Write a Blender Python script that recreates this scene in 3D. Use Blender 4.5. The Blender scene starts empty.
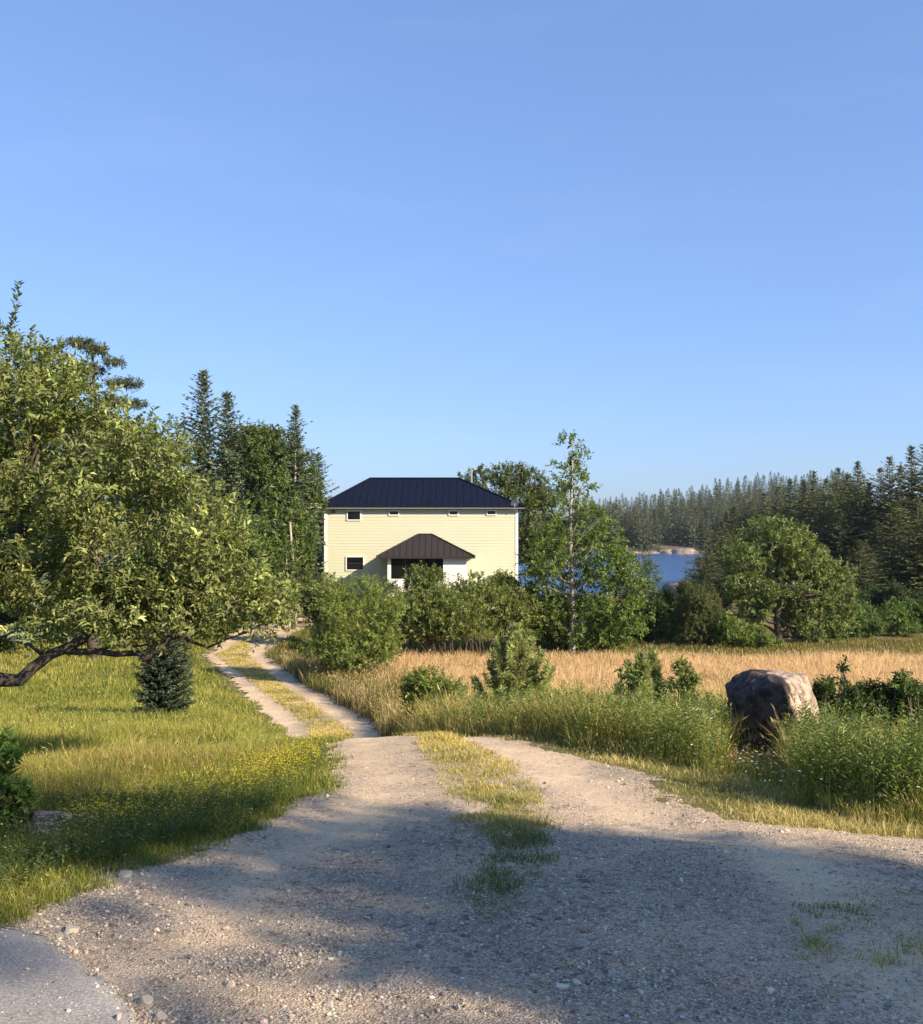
import bpy, math, random
import numpy as np
from mathutils import Vector

# ------------------------------------------------------------------ camera, world, sun, exposure
S = bpy.context.scene
COL = S.collection
F = 990.0            # focal length in pixels
CU, CV = 461.5, 515.0
CZ = 9.0             # camera height above the sea
SUN_EL, SUN_AZ = 28.0, 125.0      # azimuth clockwise from +Y
cam = bpy.data.cameras.new("camera")
cam_o = bpy.data.objects.new("camera", cam)
COL.objects.link(cam_o)
cam_o.location = (0, 0, CZ)
cam_o.rotation_euler = (math.radians(90.17), 0, 0)
cam.sensor_width = 36
cam.lens = 36 * F / 1024
cam.clip_start = 0.1
cam.clip_end = 5000
S.camera = cam_o

W = bpy.data.worlds.new("World")
S.world = W
W.use_nodes = True
nt = W.node_tree
bg = nt.nodes["Background"]
sky = nt.nodes.new("ShaderNodeTexSky")
sky.sky_type = 'NISHITA'
sky.sun_disc = False
sky.sun_elevation = math.radians(SUN_EL)
sky.sun_rotation = math.radians(SUN_AZ)
sky.altitude = 0
sky.air_density = 1.0
sky.dust_density = 0.6
sky.ozone_density = 3.0
gam = nt.nodes.new("ShaderNodeGamma")
gam.inputs[1].default_value = 0.55
tint = nt.nodes.new("ShaderNodeMix"); tint.data_type = 'RGBA'; tint.blend_type = 'MULTIPLY'
tint.inputs['Factor'].default_value = 1.0
tint.inputs['B'].default_value = (0.535, 0.705, 1.03, 1)
nt.links.new(sky.outputs[0], gam.inputs[0])
nt.links.new(gam.outputs[0], tint.inputs['A'])
wtc = nt.nodes.new("ShaderNodeTexCoord"); wmp = nt.nodes.new("ShaderNodeMapping"); wns = nt.nodes.new("ShaderNodeTexNoise"); wrp = nt.nodes.new("ShaderNodeMapRange"); wmx = nt.nodes.new("ShaderNodeMix")
wmp.inputs['Scale'].default_value = (2.2, 2.2, 11.0); wmp.inputs['Rotation'].default_value = (0, math.radians(7), 0)
wns.inputs['Scale'].default_value = 1.6; wns.inputs['Detail'].default_value = 7; wns.inputs['Roughness'].default_value = 0.62
wrp.inputs['From Min'].default_value = 0.52; wrp.inputs['From Max'].default_value = 0.85; wrp.inputs['To Max'].default_value = 0.045
wmx.data_type = 'RGBA'; wmx.inputs['B'].default_value = (3.0, 3.1, 3.3, 1)
nt.links.new(wtc.outputs['Generated'], wmp.inputs[0]); nt.links.new(wmp.outputs[0], wns.inputs['Vector']); nt.links.new(wns.outputs['Fac'], wrp.inputs['Value'])
nt.links.new(wrp.outputs[0], wmx.inputs['Factor']); nt.links.new(tint.outputs['Result'], wmx.inputs['A'])
nt.links.new(wmx.outputs['Result'], bg.inputs[0])
bg.inputs[1].default_value = 0.15

sun = bpy.data.lights.new("sun", 'SUN')
sun.energy = 4.0
sun.angle = math.radians(0.55)
sun.color = (1.0, 0.83, 0.62)
sun_o = bpy.data.objects.new("sun", sun)
COL.objects.link(sun_o)
_a, _e = math.radians(SUN_AZ), math.radians(SUN_EL)
SUND = np.array([math.sin(_a) * math.cos(_e), math.cos(_a) * math.cos(_e), math.sin(_e)])
sun_o.rotation_euler = Vector(SUND).to_track_quat('Z', 'Y').to_euler()
sun_o.location = (20, -14, 40)

S.view_settings.view_transform = 'Standard'
S.view_settings.look = 'None'
S.view_settings.exposure = 1.42
S.view_settings.gamma = 1.0
S.view_settings.use_curve_mapping = False
S.cycles.max_bounces = 5
S.cycles.transparent_max_bounces = 4
S.cycles.diffuse_bounces = 3
S.cycles.glossy_bounces = 2
S.cycles.transmission_bounces = 3
S.cycles.use_denoising = True

# ------------------------------------------------------------------ small numeric helpers
def hash2(ix, iy, seed):
    h = (ix.astype(np.int64) * 374761393 + iy.astype(np.int64) * 668265263 + seed * 974634777) & 0x7fffffff
    h = ((h ^ (h >> 13)) * 1274126177) & 0x7fffffff
    return ((h ^ (h >> 16)) & 0xffff) / 65535.0

def vnoise(x, y, scale=1.0, seed=0, octaves=3):
    x = np.asarray(x, float) / scale; y = np.asarray(y, float) / scale
    out = 0; amp = 1; tot = 0
    for o in range(octaves):
        ix = np.floor(x); iy = np.floor(y)
        fx = x - ix; fy = y - iy
        fx = fx * fx * (3 - 2 * fx); fy = fy * fy * (3 - 2 * fy)
        s = seed + o * 17
        a = hash2(ix, iy, s); b = hash2(ix + 1, iy, s); c = hash2(ix, iy + 1, s); d = hash2(ix + 1, iy + 1, s)
        out = out + amp * ((a * (1 - fx) + b * fx) * (1 - fy) + (c * (1 - fx) + d * fx) * fy)
        tot += amp; amp *= 0.5; x = x * 2.03 + 5.1; y = y * 2.03 + 9.7
    return out / tot

def sstep(a, b, x):
    t = np.clip((np.asarray(x, float) - a) / (b - a), 0, 1)
    return t * t * (3 - 2 * t)

def norm(v):
    return v / np.maximum(np.linalg.norm(v, axis=-1, keepdims=True), 1e-9)

# ------------------------------------------------------------------ the lie of the land
def table(pts, soft):
    ys = np.linspace(-120, 1600, 17201)
    p = np.array(pts, float)
    v = np.interp(ys, p[:, 0], p[:, 1])
    k = int(soft / 0.1)
    ker = np.hanning(2 * k + 3); ker /= ker.sum()
    vp = np.pad(v, (k + 1, k + 1), mode='edge')
    return ys, np.convolve(vp, ker, mode='valid')

FAR = [(55, 5.65), (65, 5.3), (76, 5.5), (90, 7.0), (105, 9.6), (125, 11.5), (600, 12)]
T_C = table([(-60, 1.2), (0, 1.62), (3.2, 1.68), (6.8, 2.05), (9, 2.26), (11, 2.46), (14, 3.25), (18, 4.18), (21.5, 4.86), (25, 5.36), (32, 5.66), (42, 5.95)] + FAR, 0.8)
T_L = table([(-60, 1.1), (0, 1.6), (4, 1.72), (6, 2.08), (11.5, 2.86), (16, 3.5), (20, 4.12), (25, 4.9), (32, 5.35), (42, 5.6)] + FAR, 2.0)
T_R = table([(-60, 1.2), (0, 1.6), (4, 1.75), (6, 2.0), (8.2, 2.32), (11, 2.66), (15, 3.4), (20, 4.3), (26, 5.1), (32, 5.6), (42, 5.95), (55, 6.2), (72, 6.3), (90, 7.2), (105, 9.6), (125, 11.5), (600, 12)], 1.5)

YK = [-8, 0, 3.3, 4.2, 5.15, 5.9, 6.3, 8.2, 11, 25, 32, 42, 50, 58]
XL = [-14, -9, -2.9, -2.05, -1.95, -1.56, -1.26, -1.10, -1.40, -4.62, -7.25, -11.0, -11.4, -12.0]
YR = [-8, 0, 5.0, 5.5, 5.9, 6.15, 6.5, 6.9, 8.9, 11, 12, 14, 18, 25, 32, 42, 50, 58]
XR = [14, 9, 6.0, 5.2, 3.2, 2.25, 1.80, 1.66, 1.34, 0.45, -0.45, -1.05, -1.50, -2.10, -4.9, -8.4, -8.2, -6.5]
YS = [4.4, 5.0, 5.6, 6.85, 8.9, 11, 14, 25, 32, 42, 46]
SL = [0.15, -0.05, -0.08, 0.04, -0.23, -0.48, -1.75, -3.84, -6.45, -10.35, -10.2]
SR = [0.18, 0.38, 0.46, 0.62, 0.42, -0.10, -1.20, -2.95, -5.62, -9.1, -9.9]
def xl(y): return np.interp(y, YK, XL)
def xr(y): return np.interp(y, YR, XR)
def xc(y): return 0.5 * (xl(y) + xr(y))

def H(x, y):
    x = np.asarray(x, float); y = np.asarray(y, float)
    c = np.interp(y, *T_C); l = np.interp(y, *T_L); r = np.interp(y, *T_R)
    wid = 1.6 + 0.05 * np.abs(y)
    wl = sstep(0, 1, (xl(y) + 0.25 - x) / wid)
    wr = sstep(0, 1, (x - xr(y) + 0.25) / wid)
    d = c + (l - c) * wl + (r - c) * wr
    z = CZ - d
    # headland on the right-hand side of the cove
    edge = 19 + (np.clip(y, 90, 400) - 90) * 0.27
    head = sstep(0, 7, x - edge) * sstep(70, 86, y)
    hz = 2.7 + 1.2 * sstep(10, 60, x - edge) + 6.0 * sstep(110, 260, y) * sstep(0, 60, x - edge)
    z = z * (1 - head) + np.maximum(z, hz) * head
    # the wooded far shore
    shore = 236 + 6 * vnoise(x, y * 0, 22, 5) - 3
    far = sstep(-3, 9, y - shore)
    fz = 0.9 + sstep(0, 90, y - shore) * (1.0 + 9.5 * sstep(35, 115, x)) + 1.3 * vnoise(x, y, 30, 8)
    z = z * (1 - far) + np.maximum(z, fz) * far
    z = z - 70 * sstep(420, 1500, y) * 0.12
    z = z + (vnoise(x, y, 2.2, 3) - 0.5) * 0.10 * sstep(4, 14, np.abs(y)) + (vnoise(x, y, 0.7, 4, 2) - 0.5) * 0.035
    return z

def ground(u, d):
    """world point on the ground under picture column u at distance d"""
    x = (u - CU) * d / F
    return x, d, float(H(x, d))

def PX(u, v, d):
    return np.array([(u - CU) * d / F, d, CZ - (v - CV) * d / F])

def drive_mask(x, y):
    """1 inside the gravel of the drive, 0 outside, wobbling at the edge"""
    n = (vnoise(x, y, 0.55, 11) - 0.5) * 0.5 + (vnoise(x, y, 0.16, 12, 2) - 0.5) * 0.22
    ins = np.minimum(x - xl(y), xr(y) - x) + n
    sl = np.interp(y, YS, SL); sr = np.interp(y, YS, SR)
    strip = np.minimum(x - sl, sr - x) + n * 0.8
    strip = np.where((y > 4.3) & (y < 46), strip, -1)
    soil = np.where(y > 7.2 + 0.6 * (vnoise(x, y, 0.3, 14) - 0.5), strip - 0.04, -1)
    pad = np.where((y > 44) & (y < 60), 0.6, 0)
    return ins, strip

# ------------------------------------------------------------------ mesh plumbing
def link(o, parent=None):
    COL.objects.link(o)
    if parent is not None:
        o.parent = parent
    return o

def mesh_obj(name, V, faces, mat, parent=None, col=None, smooth=False):
    V = np.ascontiguousarray(V, dtype=np.float32)
    if not isinstance(faces, list):
        faces = [faces]
    faces = [np.asarray(f, dtype=np.int32) for f in faces if len(f)]
    me = bpy.data.meshes.new(name)
    me.vertices.add(len(V))
    me.vertices.foreach_set('co', V.ravel())
    loops = np.concatenate([f.ravel() for f in faces])
    counts = np.concatenate([np.full(len(f), f.shape[1], dtype=np.int32) for f in faces])
    starts = np.concatenate([[0], np.cumsum(counts)[:-1]]).astype(np.int32)
    me.loops.add(len(loops))
    me.loops.foreach_set('vertex_index', loops)
    me.polygons.add(len(counts))
    me.polygons.foreach_set('loop_start', starts)
    me.polygons.foreach_set('use_smooth', np.full(len(counts), smooth, dtype=bool))
    if col is not None:
        col = np.asarray(col, dtype=np.float32)
        if col.shape[1] == 3:
            col = np.concatenate([col, np.ones((len(col), 1), np.float32)], 1)
        at = me.color_attributes.new('Col', 'FLOAT_COLOR', 'POINT')
        at.data.foreach_set('color', np.ascontiguousarray(col).ravel())
    me.update(calc_edges=True)
    me.materials.append(mat)
    o = bpy.data.objects.new(name, me)
    return link(o, parent)

class Geo:
    """collects shapes that make up one part"""
    def __init__(s): s.V = []; s.Q = []; s.T = []; s.n = 0; s.C = []
    def add(s, V, Q=(), T=(), c=None):
        V = np.asarray(V, float)
        if len(Q): s.Q.append(np.asarray(Q, np.int64) + s.n)
        if len(T): s.T.append(np.asarray(T, np.int64) + s.n)
        s.V.append(V); s.n += len(V)
        if c is not None: s.C.append(np.broadcast_to(np.asarray(c, float), (len(V), 3)))
    def box(s, a, b):
        x0, y0, z0 = a; x1, y1, z1 = b
        s.add([(x0, y0, z0), (x1, y0, z0), (x1, y1, z0), (x0, y1, z0), (x0, y0, z1), (x1, y0, z1), (x1, y1, z1), (x0, y1, z1)],
              [(3, 2, 1, 0), (4, 5, 6, 7), (0, 1, 5, 4), (1, 2, 6, 5), (2, 3, 7, 6), (3, 0, 4, 7)])
    def tube(s, P, R, n=7, cap=True):
        P = np.asarray(P, float); R = np.asarray(R, float); m = len(P)
        t = norm(np.gradient(P, axis=0))
        ref = np.array([0.31, 0.95, 0.05]) if abs(t[0][2]) > 0.7 else np.array([0.05, 0.1, 1.0])
        a = norm(np.cross(t, ref)); b = np.cross(t, a)
        th = np.arange(n) * 2 * math.pi / n
        ring = P[:, None, :] + R[:, None, None] * (np.cos(th)[None, :, None] * a[:, None, :] + np.sin(th)[None, :, None] * b[:, None, :])
        V = ring.reshape(-1, 3)
        i = np.arange(m - 1)[:, None] * n; j = np.arange(n)[None, :]; k = (j + 1) % n
        Q = np.stack([i + j, i + k, i + n + k, i + n + j], -1).reshape(-1, 4)
        T = []
        if cap:
            V = np.concatenate([V, P[-1:], P[:1]]); e = m * n
            T = [((m - 1) * n + q, (m - 1) * n + (q + 1) % n, e) for q in range(n)] + [((q + 1) % n, q, e + 1) for q in range(n)]
        s.add(V, Q, T)
    def build(s, name, mat, parent=None, smooth=False):
        fs = []
        if s.Q: fs.append(np.concatenate(s.Q))
        if s.T: fs.append(np.concatenate(s.T))
        return mesh_obj(name, np.concatenate(s.V), fs, mat, parent, np.concatenate(s.C) if s.C else None, smooth)

def tag(o, label=None, cat=None, group=None, kind=None):
    if label: o['label'] = label
    if cat: o['category'] = cat
    if group: o['group'] = group
    if kind: o['kind'] = kind
    return o

def thing(name, loc, label, cat, group=None, rz=0):
    o = bpy.data.objects.new(name, None)
    o.empty_display_size = 0.3
    o.location = loc; o.rotation_euler = (0, 0, rz)
    link(o)
    return tag(o, label, cat, group)

def dup(root, loc, rz=0, sc=1.0, label=None, group=None):
    r = root.copy(); COL.objects.link(r)
    r.location = loc; r.rotation_euler = (0, 0, rz)
    r.scale = (sc, sc, sc) if np.isscalar(sc) else sc
    if label: r['label'] = label
    if group: r['group'] = group
    for ch in root.children:
        c = ch.copy(); COL.objects.link(c); c.parent = r
    return r

# ------------------------------------------------------------------ materials
def mat_new(name):
    m = bpy.data.materials.new(name); m.use_nodes = True
    t = m.node_tree
    return m, t, t.nodes['Principled BSDF'], t.nodes['Material Output']

def N(t, typ, **kw):
    n = t.nodes.new(typ)
    for k, v in kw.items(): setattr(n, k, v)
    return n

def noise_node(t, scale, detail=6, rough=0.6, coord='Object'):
    tc = N(t, 'ShaderNodeTexCoord'); n = N(t, 'ShaderNodeTexNoise')
    n.inputs['Scale'].default_value = scale; n.inputs['Detail'].default_value = detail; n.inputs['Roughness'].default_value = rough
    t.links.new(tc.outputs[coord], n.inputs['Vector'])
    return n

def ramp(t, fac, stops):
    r = N(t, 'ShaderNodeValToRGB')
    e = r.color_ramp.elements
    while len(e) < len(stops): e.new(0.5)
    for q, (p, c) in zip(e, stops):
        q.position = p; q.color = (*c, 1)
    t.links.new(fac, r.inputs[0])
    return r

def bump(t, h, strength, dist, bs):
    b = N(t, 'ShaderNodeBump'); b.inputs['Strength'].default_value = strength; b.inputs['Distance'].default_value = dist
    t.links.new(h, b.inputs['Height']); t.links.new(b.outputs[0], bs.inputs['Normal'])
    return b

def mat_noise(name, stops, scale, rough=0.8, bstr=0.3, bdist=0.02, bscale=None, detail=6, spec=0.3):
    m, t, bs, out = mat_new(name)
    n = noise_node(t, scale, detail)
    r = ramp(t, n.outputs['Fac'], stops)
    t.links.new(r.outputs[0], bs.inputs['Base Color'])
    bs.inputs['Roughness'].default_value = rough
    bs.inputs['Specular IOR Level'].default_value = spec
    if bstr:
        n2 = noise_node(t, bscale or scale * 3, 8, 0.65)
        bump(t, n2.outputs['Fac'], bstr, bdist, bs)
    return m

def mat_leaf(name, trans=0.3, rough=0.5, spec=0.35, tint=(1, 1, 1), ttint=(1.1, 1.25, 0.5)):
    m, t, bs, out = mat_new(name)
    at = N(t, 'ShaderNodeAttribute', attribute_name='Col')
    mul = N(t, 'ShaderNodeMix', data_type='RGBA', blend_type='MULTIPLY')
    mul.inputs['Factor'].default_value = 1
    mul.inputs['B'].default_value = (*tint, 1)
    t.links.new(at.outputs['Color'], mul.inputs['A'])
    t.links.new(mul.outputs['Result'], bs.inputs['Base Color'])
    bs.inputs['Roughness'].default_value = rough
    bs.inputs['Specular IOR Level'].default_value = spec
    if trans > 0:
        tr = N(t, 'ShaderNodeBsdfTranslucent')
        hs = N(t, 'ShaderNodeMix', data_type='RGBA', blend_type='MULTIPLY')
        hs.inputs['Factor'].default_value = 1; hs.inputs['B'].default_value = (*ttint, 1)
        t.links.new(mul.outputs['Result'], hs.inputs['A'])
        t.links.new(hs.outputs['Result'], tr.inputs['Color'])
        mx = N(t, 'ShaderNodeMixShader'); mx.inputs[0].default_value = trans
        t.links.new(bs.outputs[0], mx.inputs[1]); t.links.new(tr.outputs[0], mx.inputs[2])
        t.links.new(mx.outputs[0], out.inputs['Surface'])
    return m

def mat_plain(name, c, rough=0.6, spec=0.4, metal=0.0):
    m, t, bs, out = mat_new(name)
    n = noise_node(t, 3.0, 5)
    r = ramp(t, n.outputs['Fac'], [(0.3, tuple(v * 0.9 for v in c)), (0.7, tuple(min(1, v * 1.06) for v in c))])
    t.links.new(r.outputs[0], bs.inputs['Base Color'])
    bs.inputs['Roughness'].default_value = rough; bs.inputs['Specular IOR Level'].default_value = spec
    bs.inputs['Metallic'].default_value = metal
    return m

M = {}
M['leaf'] = mat_leaf('leaf', 0.38, tint=(1.20, 1.24, 1.1), ttint=(1.1, 1.25, 0.5))
M['needle'] = mat_leaf('needle', 0.15, 0.6, 0.2, tint=(1.08, 1.2, 1.1))
M['soft_needle'] = mat_leaf('soft_needle', 0.3, 0.6, 0.25, tint=(1.3, 1.3, 1.3))
M['grass'] = mat_leaf('grass', 0.40, 0.6, 0.2, tint=(1.2, 1.2, 1.0), ttint=(1.12, 1.2, 0.55))
M['straw'] = mat_leaf('straw', 0.45, 0.7, 0.15, ttint=(1.05, 0.98, 0.8))
M['petal'] = mat_leaf('petal', 0.25, 0.6, 0.2)
M['bark'] = mat_noise('bark', [(0.3, (0.035, 0.028, 0.022)), (0.7, (0.11, 0.09, 0.07))], 9, 0.9, 0.6, 0.03)
M['pale_bark'] = mat_noise('pale_bark', [(0.3, (0.22, 0.19, 0.15)), (0.7, (0.42, 0.37, 0.30))], 7, 0.9, 0.4, 0.02)
M['grey_bark'] = mat_noise('grey_bark', [(0.3, (0.12, 0.11, 0.10)), (0.7, (0.30, 0.28, 0.25))], 7, 0.9, 0.4, 0.02)

# ------------------------------------------------------------------ structure: ground, drive, asphalt, water
def axis(segs):
    out = []
    for a, b, st in segs:
        out.append(np.arange(a, b, st))
    return np.concatenate(out)

ys = axis([(-60, -6, 3), (-6, 3, 0.5), (3, 14, 0.11), (14, 30, 0.22), (30, 60, 0.6), (60, 110, 1.5), (110, 320, 4), (320, 1500, 40)])
xs = axis([(-900, -120, 60), (-120, -30, 6), (-30, -12, 1.0), (-12, -6, 0.28), (-6, 6, 0.12), (6, 14, 0.3), (14, 36, 1.0), (36, 160, 4), (160, 960, 60)])
GX, GY = np.meshgrid(xs, ys)
GZ = H(GX, GY)
dm, st = drive_mask(GX, GY)
GZ = GZ - 0.05 * sstep(0.05, 0.28, dm) * (GY > -6) * (GY < 58)
ny, nx = GX.shape
idx = np.arange(ny * nx).reshape(ny, nx)
Q = np.stack([idx[:-1, :-1], idx[:-1, 1:], idx[1:, 1:], idx[1:, :-1]], -1).reshape(-1, 4)
# soil and turf colour of the land itself: green lawn, straw meadow, dry verge
lawn = np.array([0.12, 0.13, 0.03]); straw = np.array([0.55, 0.38, 0.19]); verge = np.array([0.16, 0.13, 0.05]); earth = np.array([0.20, 0.16, 0.115])
right = sstep(-0.5, 1.5, GX - xr(GY))
c = lawn[None, None] * (1 - right[..., None]) + verge[None, None] * right[..., None]
mead = right * sstep(20, 27, GY) * (1 - sstep(38, 40, GY))
c = c * (1 - mead[..., None]) + straw * mead[..., None]
nn = vnoise(GX, GY, 1.3, 21)[..., None]
c = c * (0.75 + 0.5 * nn)
stripm = sstep(-0.1, 0.15, st)[..., None]
c = c * (1 - stripm) + np.array([0.17, 0.14, 0.065]) * stripm
es = sstep(-0.30, 0.05, dm)[..., None] * (1 - stripm) * 0.7 * (GY < 60)[..., None]
c = c * (1 - es) + earth * es
rock = (sstep(84, 92, GY))[..., None]
c = c * (1 - rock) + np.array([0.12, 0.105, 0.08]) * rock

def mat_ground():
    m, t, bs, out = mat_new('turf_soil')
    at = N(t, 'ShaderNodeAttribute', attribute_name='Col')
    n = noise_node(t, 14, 8, 0.7)
    r = ramp(t, n.outputs['Fac'], [(0.3, (0.55, 0.55, 0.55)), (0.7, (1.3, 1.3, 1.3))])
    mx = N(t, 'ShaderNodeMix', data_type='RGBA', blend_type='MULTIPLY'); mx.inputs['Factor'].default_value = 1
    t.links.new(at.outputs['Color'], mx.inputs['A']); t.links.new(r.outputs[0], mx.inputs['B'])
    t.links.new(mx.outputs['Result'], bs.inputs['Base Color'])
    bs.inputs['Roughness'].default_value = 0.95; bs.inputs['Specular IOR Level'].default_value = 0.1
    n2 = noise_node(t, 40, 8, 0.7)
    bump(t, n2.outputs['Fac'], 0.7, 0.04, bs)
    return m
g = mesh_obj('ground', np.stack([GX, GY, GZ], -1).reshape(-1, 3), Q, mat_ground(), None, c.reshape(-1, 3), True)
tag(g, kind='structure')

def mat_gravel():
    m, t, bs, out = mat_new('gravel')
    tc = N(t, 'ShaderNodeTexCoord')
    big = noise_node(t, 0.75, 7, 0.62)
    mid = noise_node(t, 3.2, 7, 0.65)
    fine = noise_node(t, 85, 5, 0.75)
    vor = N(t, 'ShaderNodeTexVoronoi'); vor.inputs['Scale'].default_value = 105
    t.links.new(tc.outputs['Object'], vor.inputs['Vector'])
    vor2 = N(t, 'ShaderNodeTexVoronoi'); vor2.inputs['Scale'].default_value = 28
    t.links.new(tc.outputs['Object'], vor2.inputs['Vector'])
    def mul(a, b, f=1.0, fac=None):
        mx = N(t, 'ShaderNodeMix', data_type='RGBA', blend_type='MULTIPLY'); mx.inputs['Factor'].default_value = f
        if fac is not None: t.links.new(fac, mx.inputs['Factor'])
        t.links.new(a, mx.inputs['A']); t.links.new(b, mx.inputs['B']); return mx.outputs['Result']
    stony = N(t, 'ShaderNodeMapRange'); stony.inputs['From Min'].default_value = 0.36; stony.inputs['From Max'].default_value = 0.56
    stony.inputs['To Min'].default_value = 0.30
    mixn = N(t, 'ShaderNodeMath', operation='MULTIPLY_ADD'); mixn.inputs[1].default_value = 0.4
    t.links.new(mid.outputs['Fac'], mixn.inputs[0])
    half = N(t, 'ShaderNodeMath', operation='MULTIPLY'); half.inputs[1].default_value = 0.6
    t.links.new(big.outputs['Fac'], half.inputs[0]); t.links.new(half.outputs[0], mixn.inputs[2])
    ra = N(t, 'ShaderNodeAttribute', attribute_name='Col')
    sub = N(t, 'ShaderNodeMath', operation='MULTIPLY_ADD'); sub.inputs[1].default_value = -0.11
    t.links.new(ra.outputs['Fac'], sub.inputs[0]); t.links.new(mixn.outputs[0], sub.inputs[2])
    t.links.new(sub.outputs[0], stony.inputs['Value'])
    base = ramp(t, stony.outputs[0], [(0.30, (0.68, 0.53, 0.355)), (0.6, (0.63, 0.50, 0.355)), (1.0, (0.53, 0.45, 0.355))])
    m1 = ramp(t, mid.outputs['Fac'], [(0.3, (0.74, 0.73, 0.72)), (0.7, (1.2, 1.2, 1.18))])
    m2 = ramp(t, fine.outputs['Fac'], [(0.36, (0.40, 0.40, 0.42)), (0.60, (1.28, 1.27, 1.26))])
    vc = N(t, 'ShaderNodeRGBToBW'); t.links.new(vor.outputs['Color'], vc.inputs[0])
    m3 = ramp(t, vc.outputs[0], [(0.12, (0.48, 0.48, 0.50)), (0.85, (1.32, 1.30, 1.26))])
    vc2 = N(t, 'ShaderNodeRGBToBW'); t.links.new(vor2.outputs['Color'], vc2.inputs[0])
    m4 = ramp(t, vc2.outputs[0], [(0.12, (0.5, 0.5, 0.52)), (0.30, (1.0, 1.0, 1.0)), (0.9, (1.12, 1.1, 1.08))])
    last = mul(base.outputs[0], m1.outputs[0], 0.8)
    last = mul(last, m2.outputs[0], fac=stony.outputs[0])
    last = mul(last, m3.outputs[0], fac=stony.outputs[0])
    last = mul(last, m4.outputs[0], fac=stony.outputs[0])
    t.links.new(last, bs.inputs['Base Color'])
    bs.inputs['Roughness'].default_value = 0.95; bs.inputs['Specular IOR Level'].default_value = 0.12
    add = N(t, 'ShaderNodeMath', operation='ADD')
    t.links.new(fine.outputs['Fac'], add.inputs[0]); t.links.new(vor.outputs['Distance'], add.inputs[1])
    hgt = N(t, 'ShaderNodeMath', operation='MULTIPLY')
    t.links.new(add.outputs[0], hgt.inputs[0]); t.links.new(stony.outputs[0], hgt.inputs[1])
    bump(t, hgt.outputs[0], 0.9, 0.02, bs)
    return m
M['gravel'] = mat_gravel()

def rut(x, y):
    """1 where wheels have packed the gravel"""
    sl = np.interp(y, YS, SL); sr = np.interp(y, YS, SR)
    L = np.maximum(xl(y), -2.2 - 0.25 * y + (y > 9) * -9); R = np.minimum(xr(y), 3.2)
    w = (vnoise(x, y, 1.1, 45) - 0.5) * 0.35
    a = np.abs(x + w - (L * 0.55 + sl * 0.45)); b = np.abs(x + w - (sr * 0.5 + R * 0.5))
    return np.exp(-(a / 0.30) ** 2) + np.exp(-(b / 0.30) ** 2)

def drive_sheet(y0, y1, st_):
    yy = np.arange(y0, y1 + st_, st_); xx = np.arange(-13.5, 9.5, st_)
    X, Y = np.meshgrid(xx, yy)
    m_, _ = drive_mask(X, Y)
    Z = H(X, Y) + 0.004 + (vnoise(X, Y, 0.22, 31, 2) - 0.5) * 0.02
    Z = Z - 0.018 * np.clip(rut(X, Y), 0, 1) + 0.02 * (vnoise(X, Y, 0.9, 33) - 0.5)
    keep = m_[:-1, :-1] > -0.02
    i = np.arange(X.size).reshape(X.shape)
    q = np.stack([i[:-1, :-1], i[:-1, 1:], i[1:, 1:], i[1:, :-1]], -1)[keep]
    u, inv = np.unique(q.ravel(), return_inverse=True)
    V = np.stack([X, Y, Z], -1).reshape(-1, 3)[u]
    return V, inv.reshape(-1, 4), np.repeat(np.clip(rut(V[:, 0], V[:, 1]), 0, 1)[:, None], 3, 1)
gd = Geo()
for a in ((-5, 3, 0.25), (3, 12, 0.055), (12, 30, 0.11), (30, 57.5, 0.25)):
    v_, q_, c_ = drive_sheet(*a)
    gd.add(v_, q_); gd.C.append(c_)
tag(gd.build('gravel_drive', M['gravel'], None, True), kind='structure')

# asphalt corner of the road
def onto(u, v):
    """ground point seen at picture point u, v (march along the ray)"""
    dd = np.geomspace(2.2, 90, 4000)
    x = (u - CU) * dd / F; z = CZ - (v - CV) * dd / F
    k = np.argmax(z < H(x, dd)); return float(x[k]), float(dd[k])
edge = [onto(u, v) for u, v in [(0, 932), (22, 935), (45, 941), (68, 952), (85, 968), (104, 986), (122, 1003), (138, 1020)]]
edge = [(-6.0, edge[0][1] + 0.35), (-3.2, edge[0][1] + 0.12)] + edge + [(edge[-1][0] + 0.10, edge[-1][1] - 0.25), (edge[-1][0] + 0.45, edge[-1][1] - 0.9), (0.4, 0.6), (4, -0.6), (12, -1.4)]
e = np.array(edge)
# subdivide and roughen the broken edge
tt = np.linspace(0, len(e) - 1, 420)
ex = np.interp(tt, np.arange(len(e)), e[:, 0]) + (vnoise(tt, tt * 0, 0.8, 41, 3) - 0.5) * 0.06
ey = np.interp(tt, np.arange(len(e)), e[:, 1]) + (vnoise(tt, tt * 0 + 7, 0.8, 42, 3) - 0.5) * 0.06
rows = []
ksm = np.hanning(61); ksm /= ksm.sum()
exs = np.convolve(np.pad(ex, 30, mode='edge'), ksm, mode='valid'); eys = np.convolve(np.pad(ey, 30, mode='edge'), ksm, mode='valid')
for k in range(26):
    wk = min(1, k / 3); cx_ = ex * (1 - wk) + exs * wk; cy_ = ey * (1 - wk) + eys * wk
    f = 0.005 * k if k < 4 else 0.015 + (k - 3) / 22 * 0.985
    bx = cx_ * (1 - f) + (cx_ * 0.8 - 1) * f; by = cy_ * (1 - f) + (-8) * f
    rows.append(np.stack([bx, by, H(bx, by) + 0.035 + 0.012 * min(1, k / 2) + (0 if k else -0.012)], -1))
low = rows[0].copy(); low[:, 2] -= 0.08
R_ = np.stack([low] + rows)
i = np.arange(R_.shape[0] * R_.shape[1]).reshape(R_.shape[:2])
Qa = np.stack([i[:-1, :-1], i[1:, :-1], i[1:, 1:], i[:-1, 1:]], -1).reshape(-1, 4)
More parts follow.
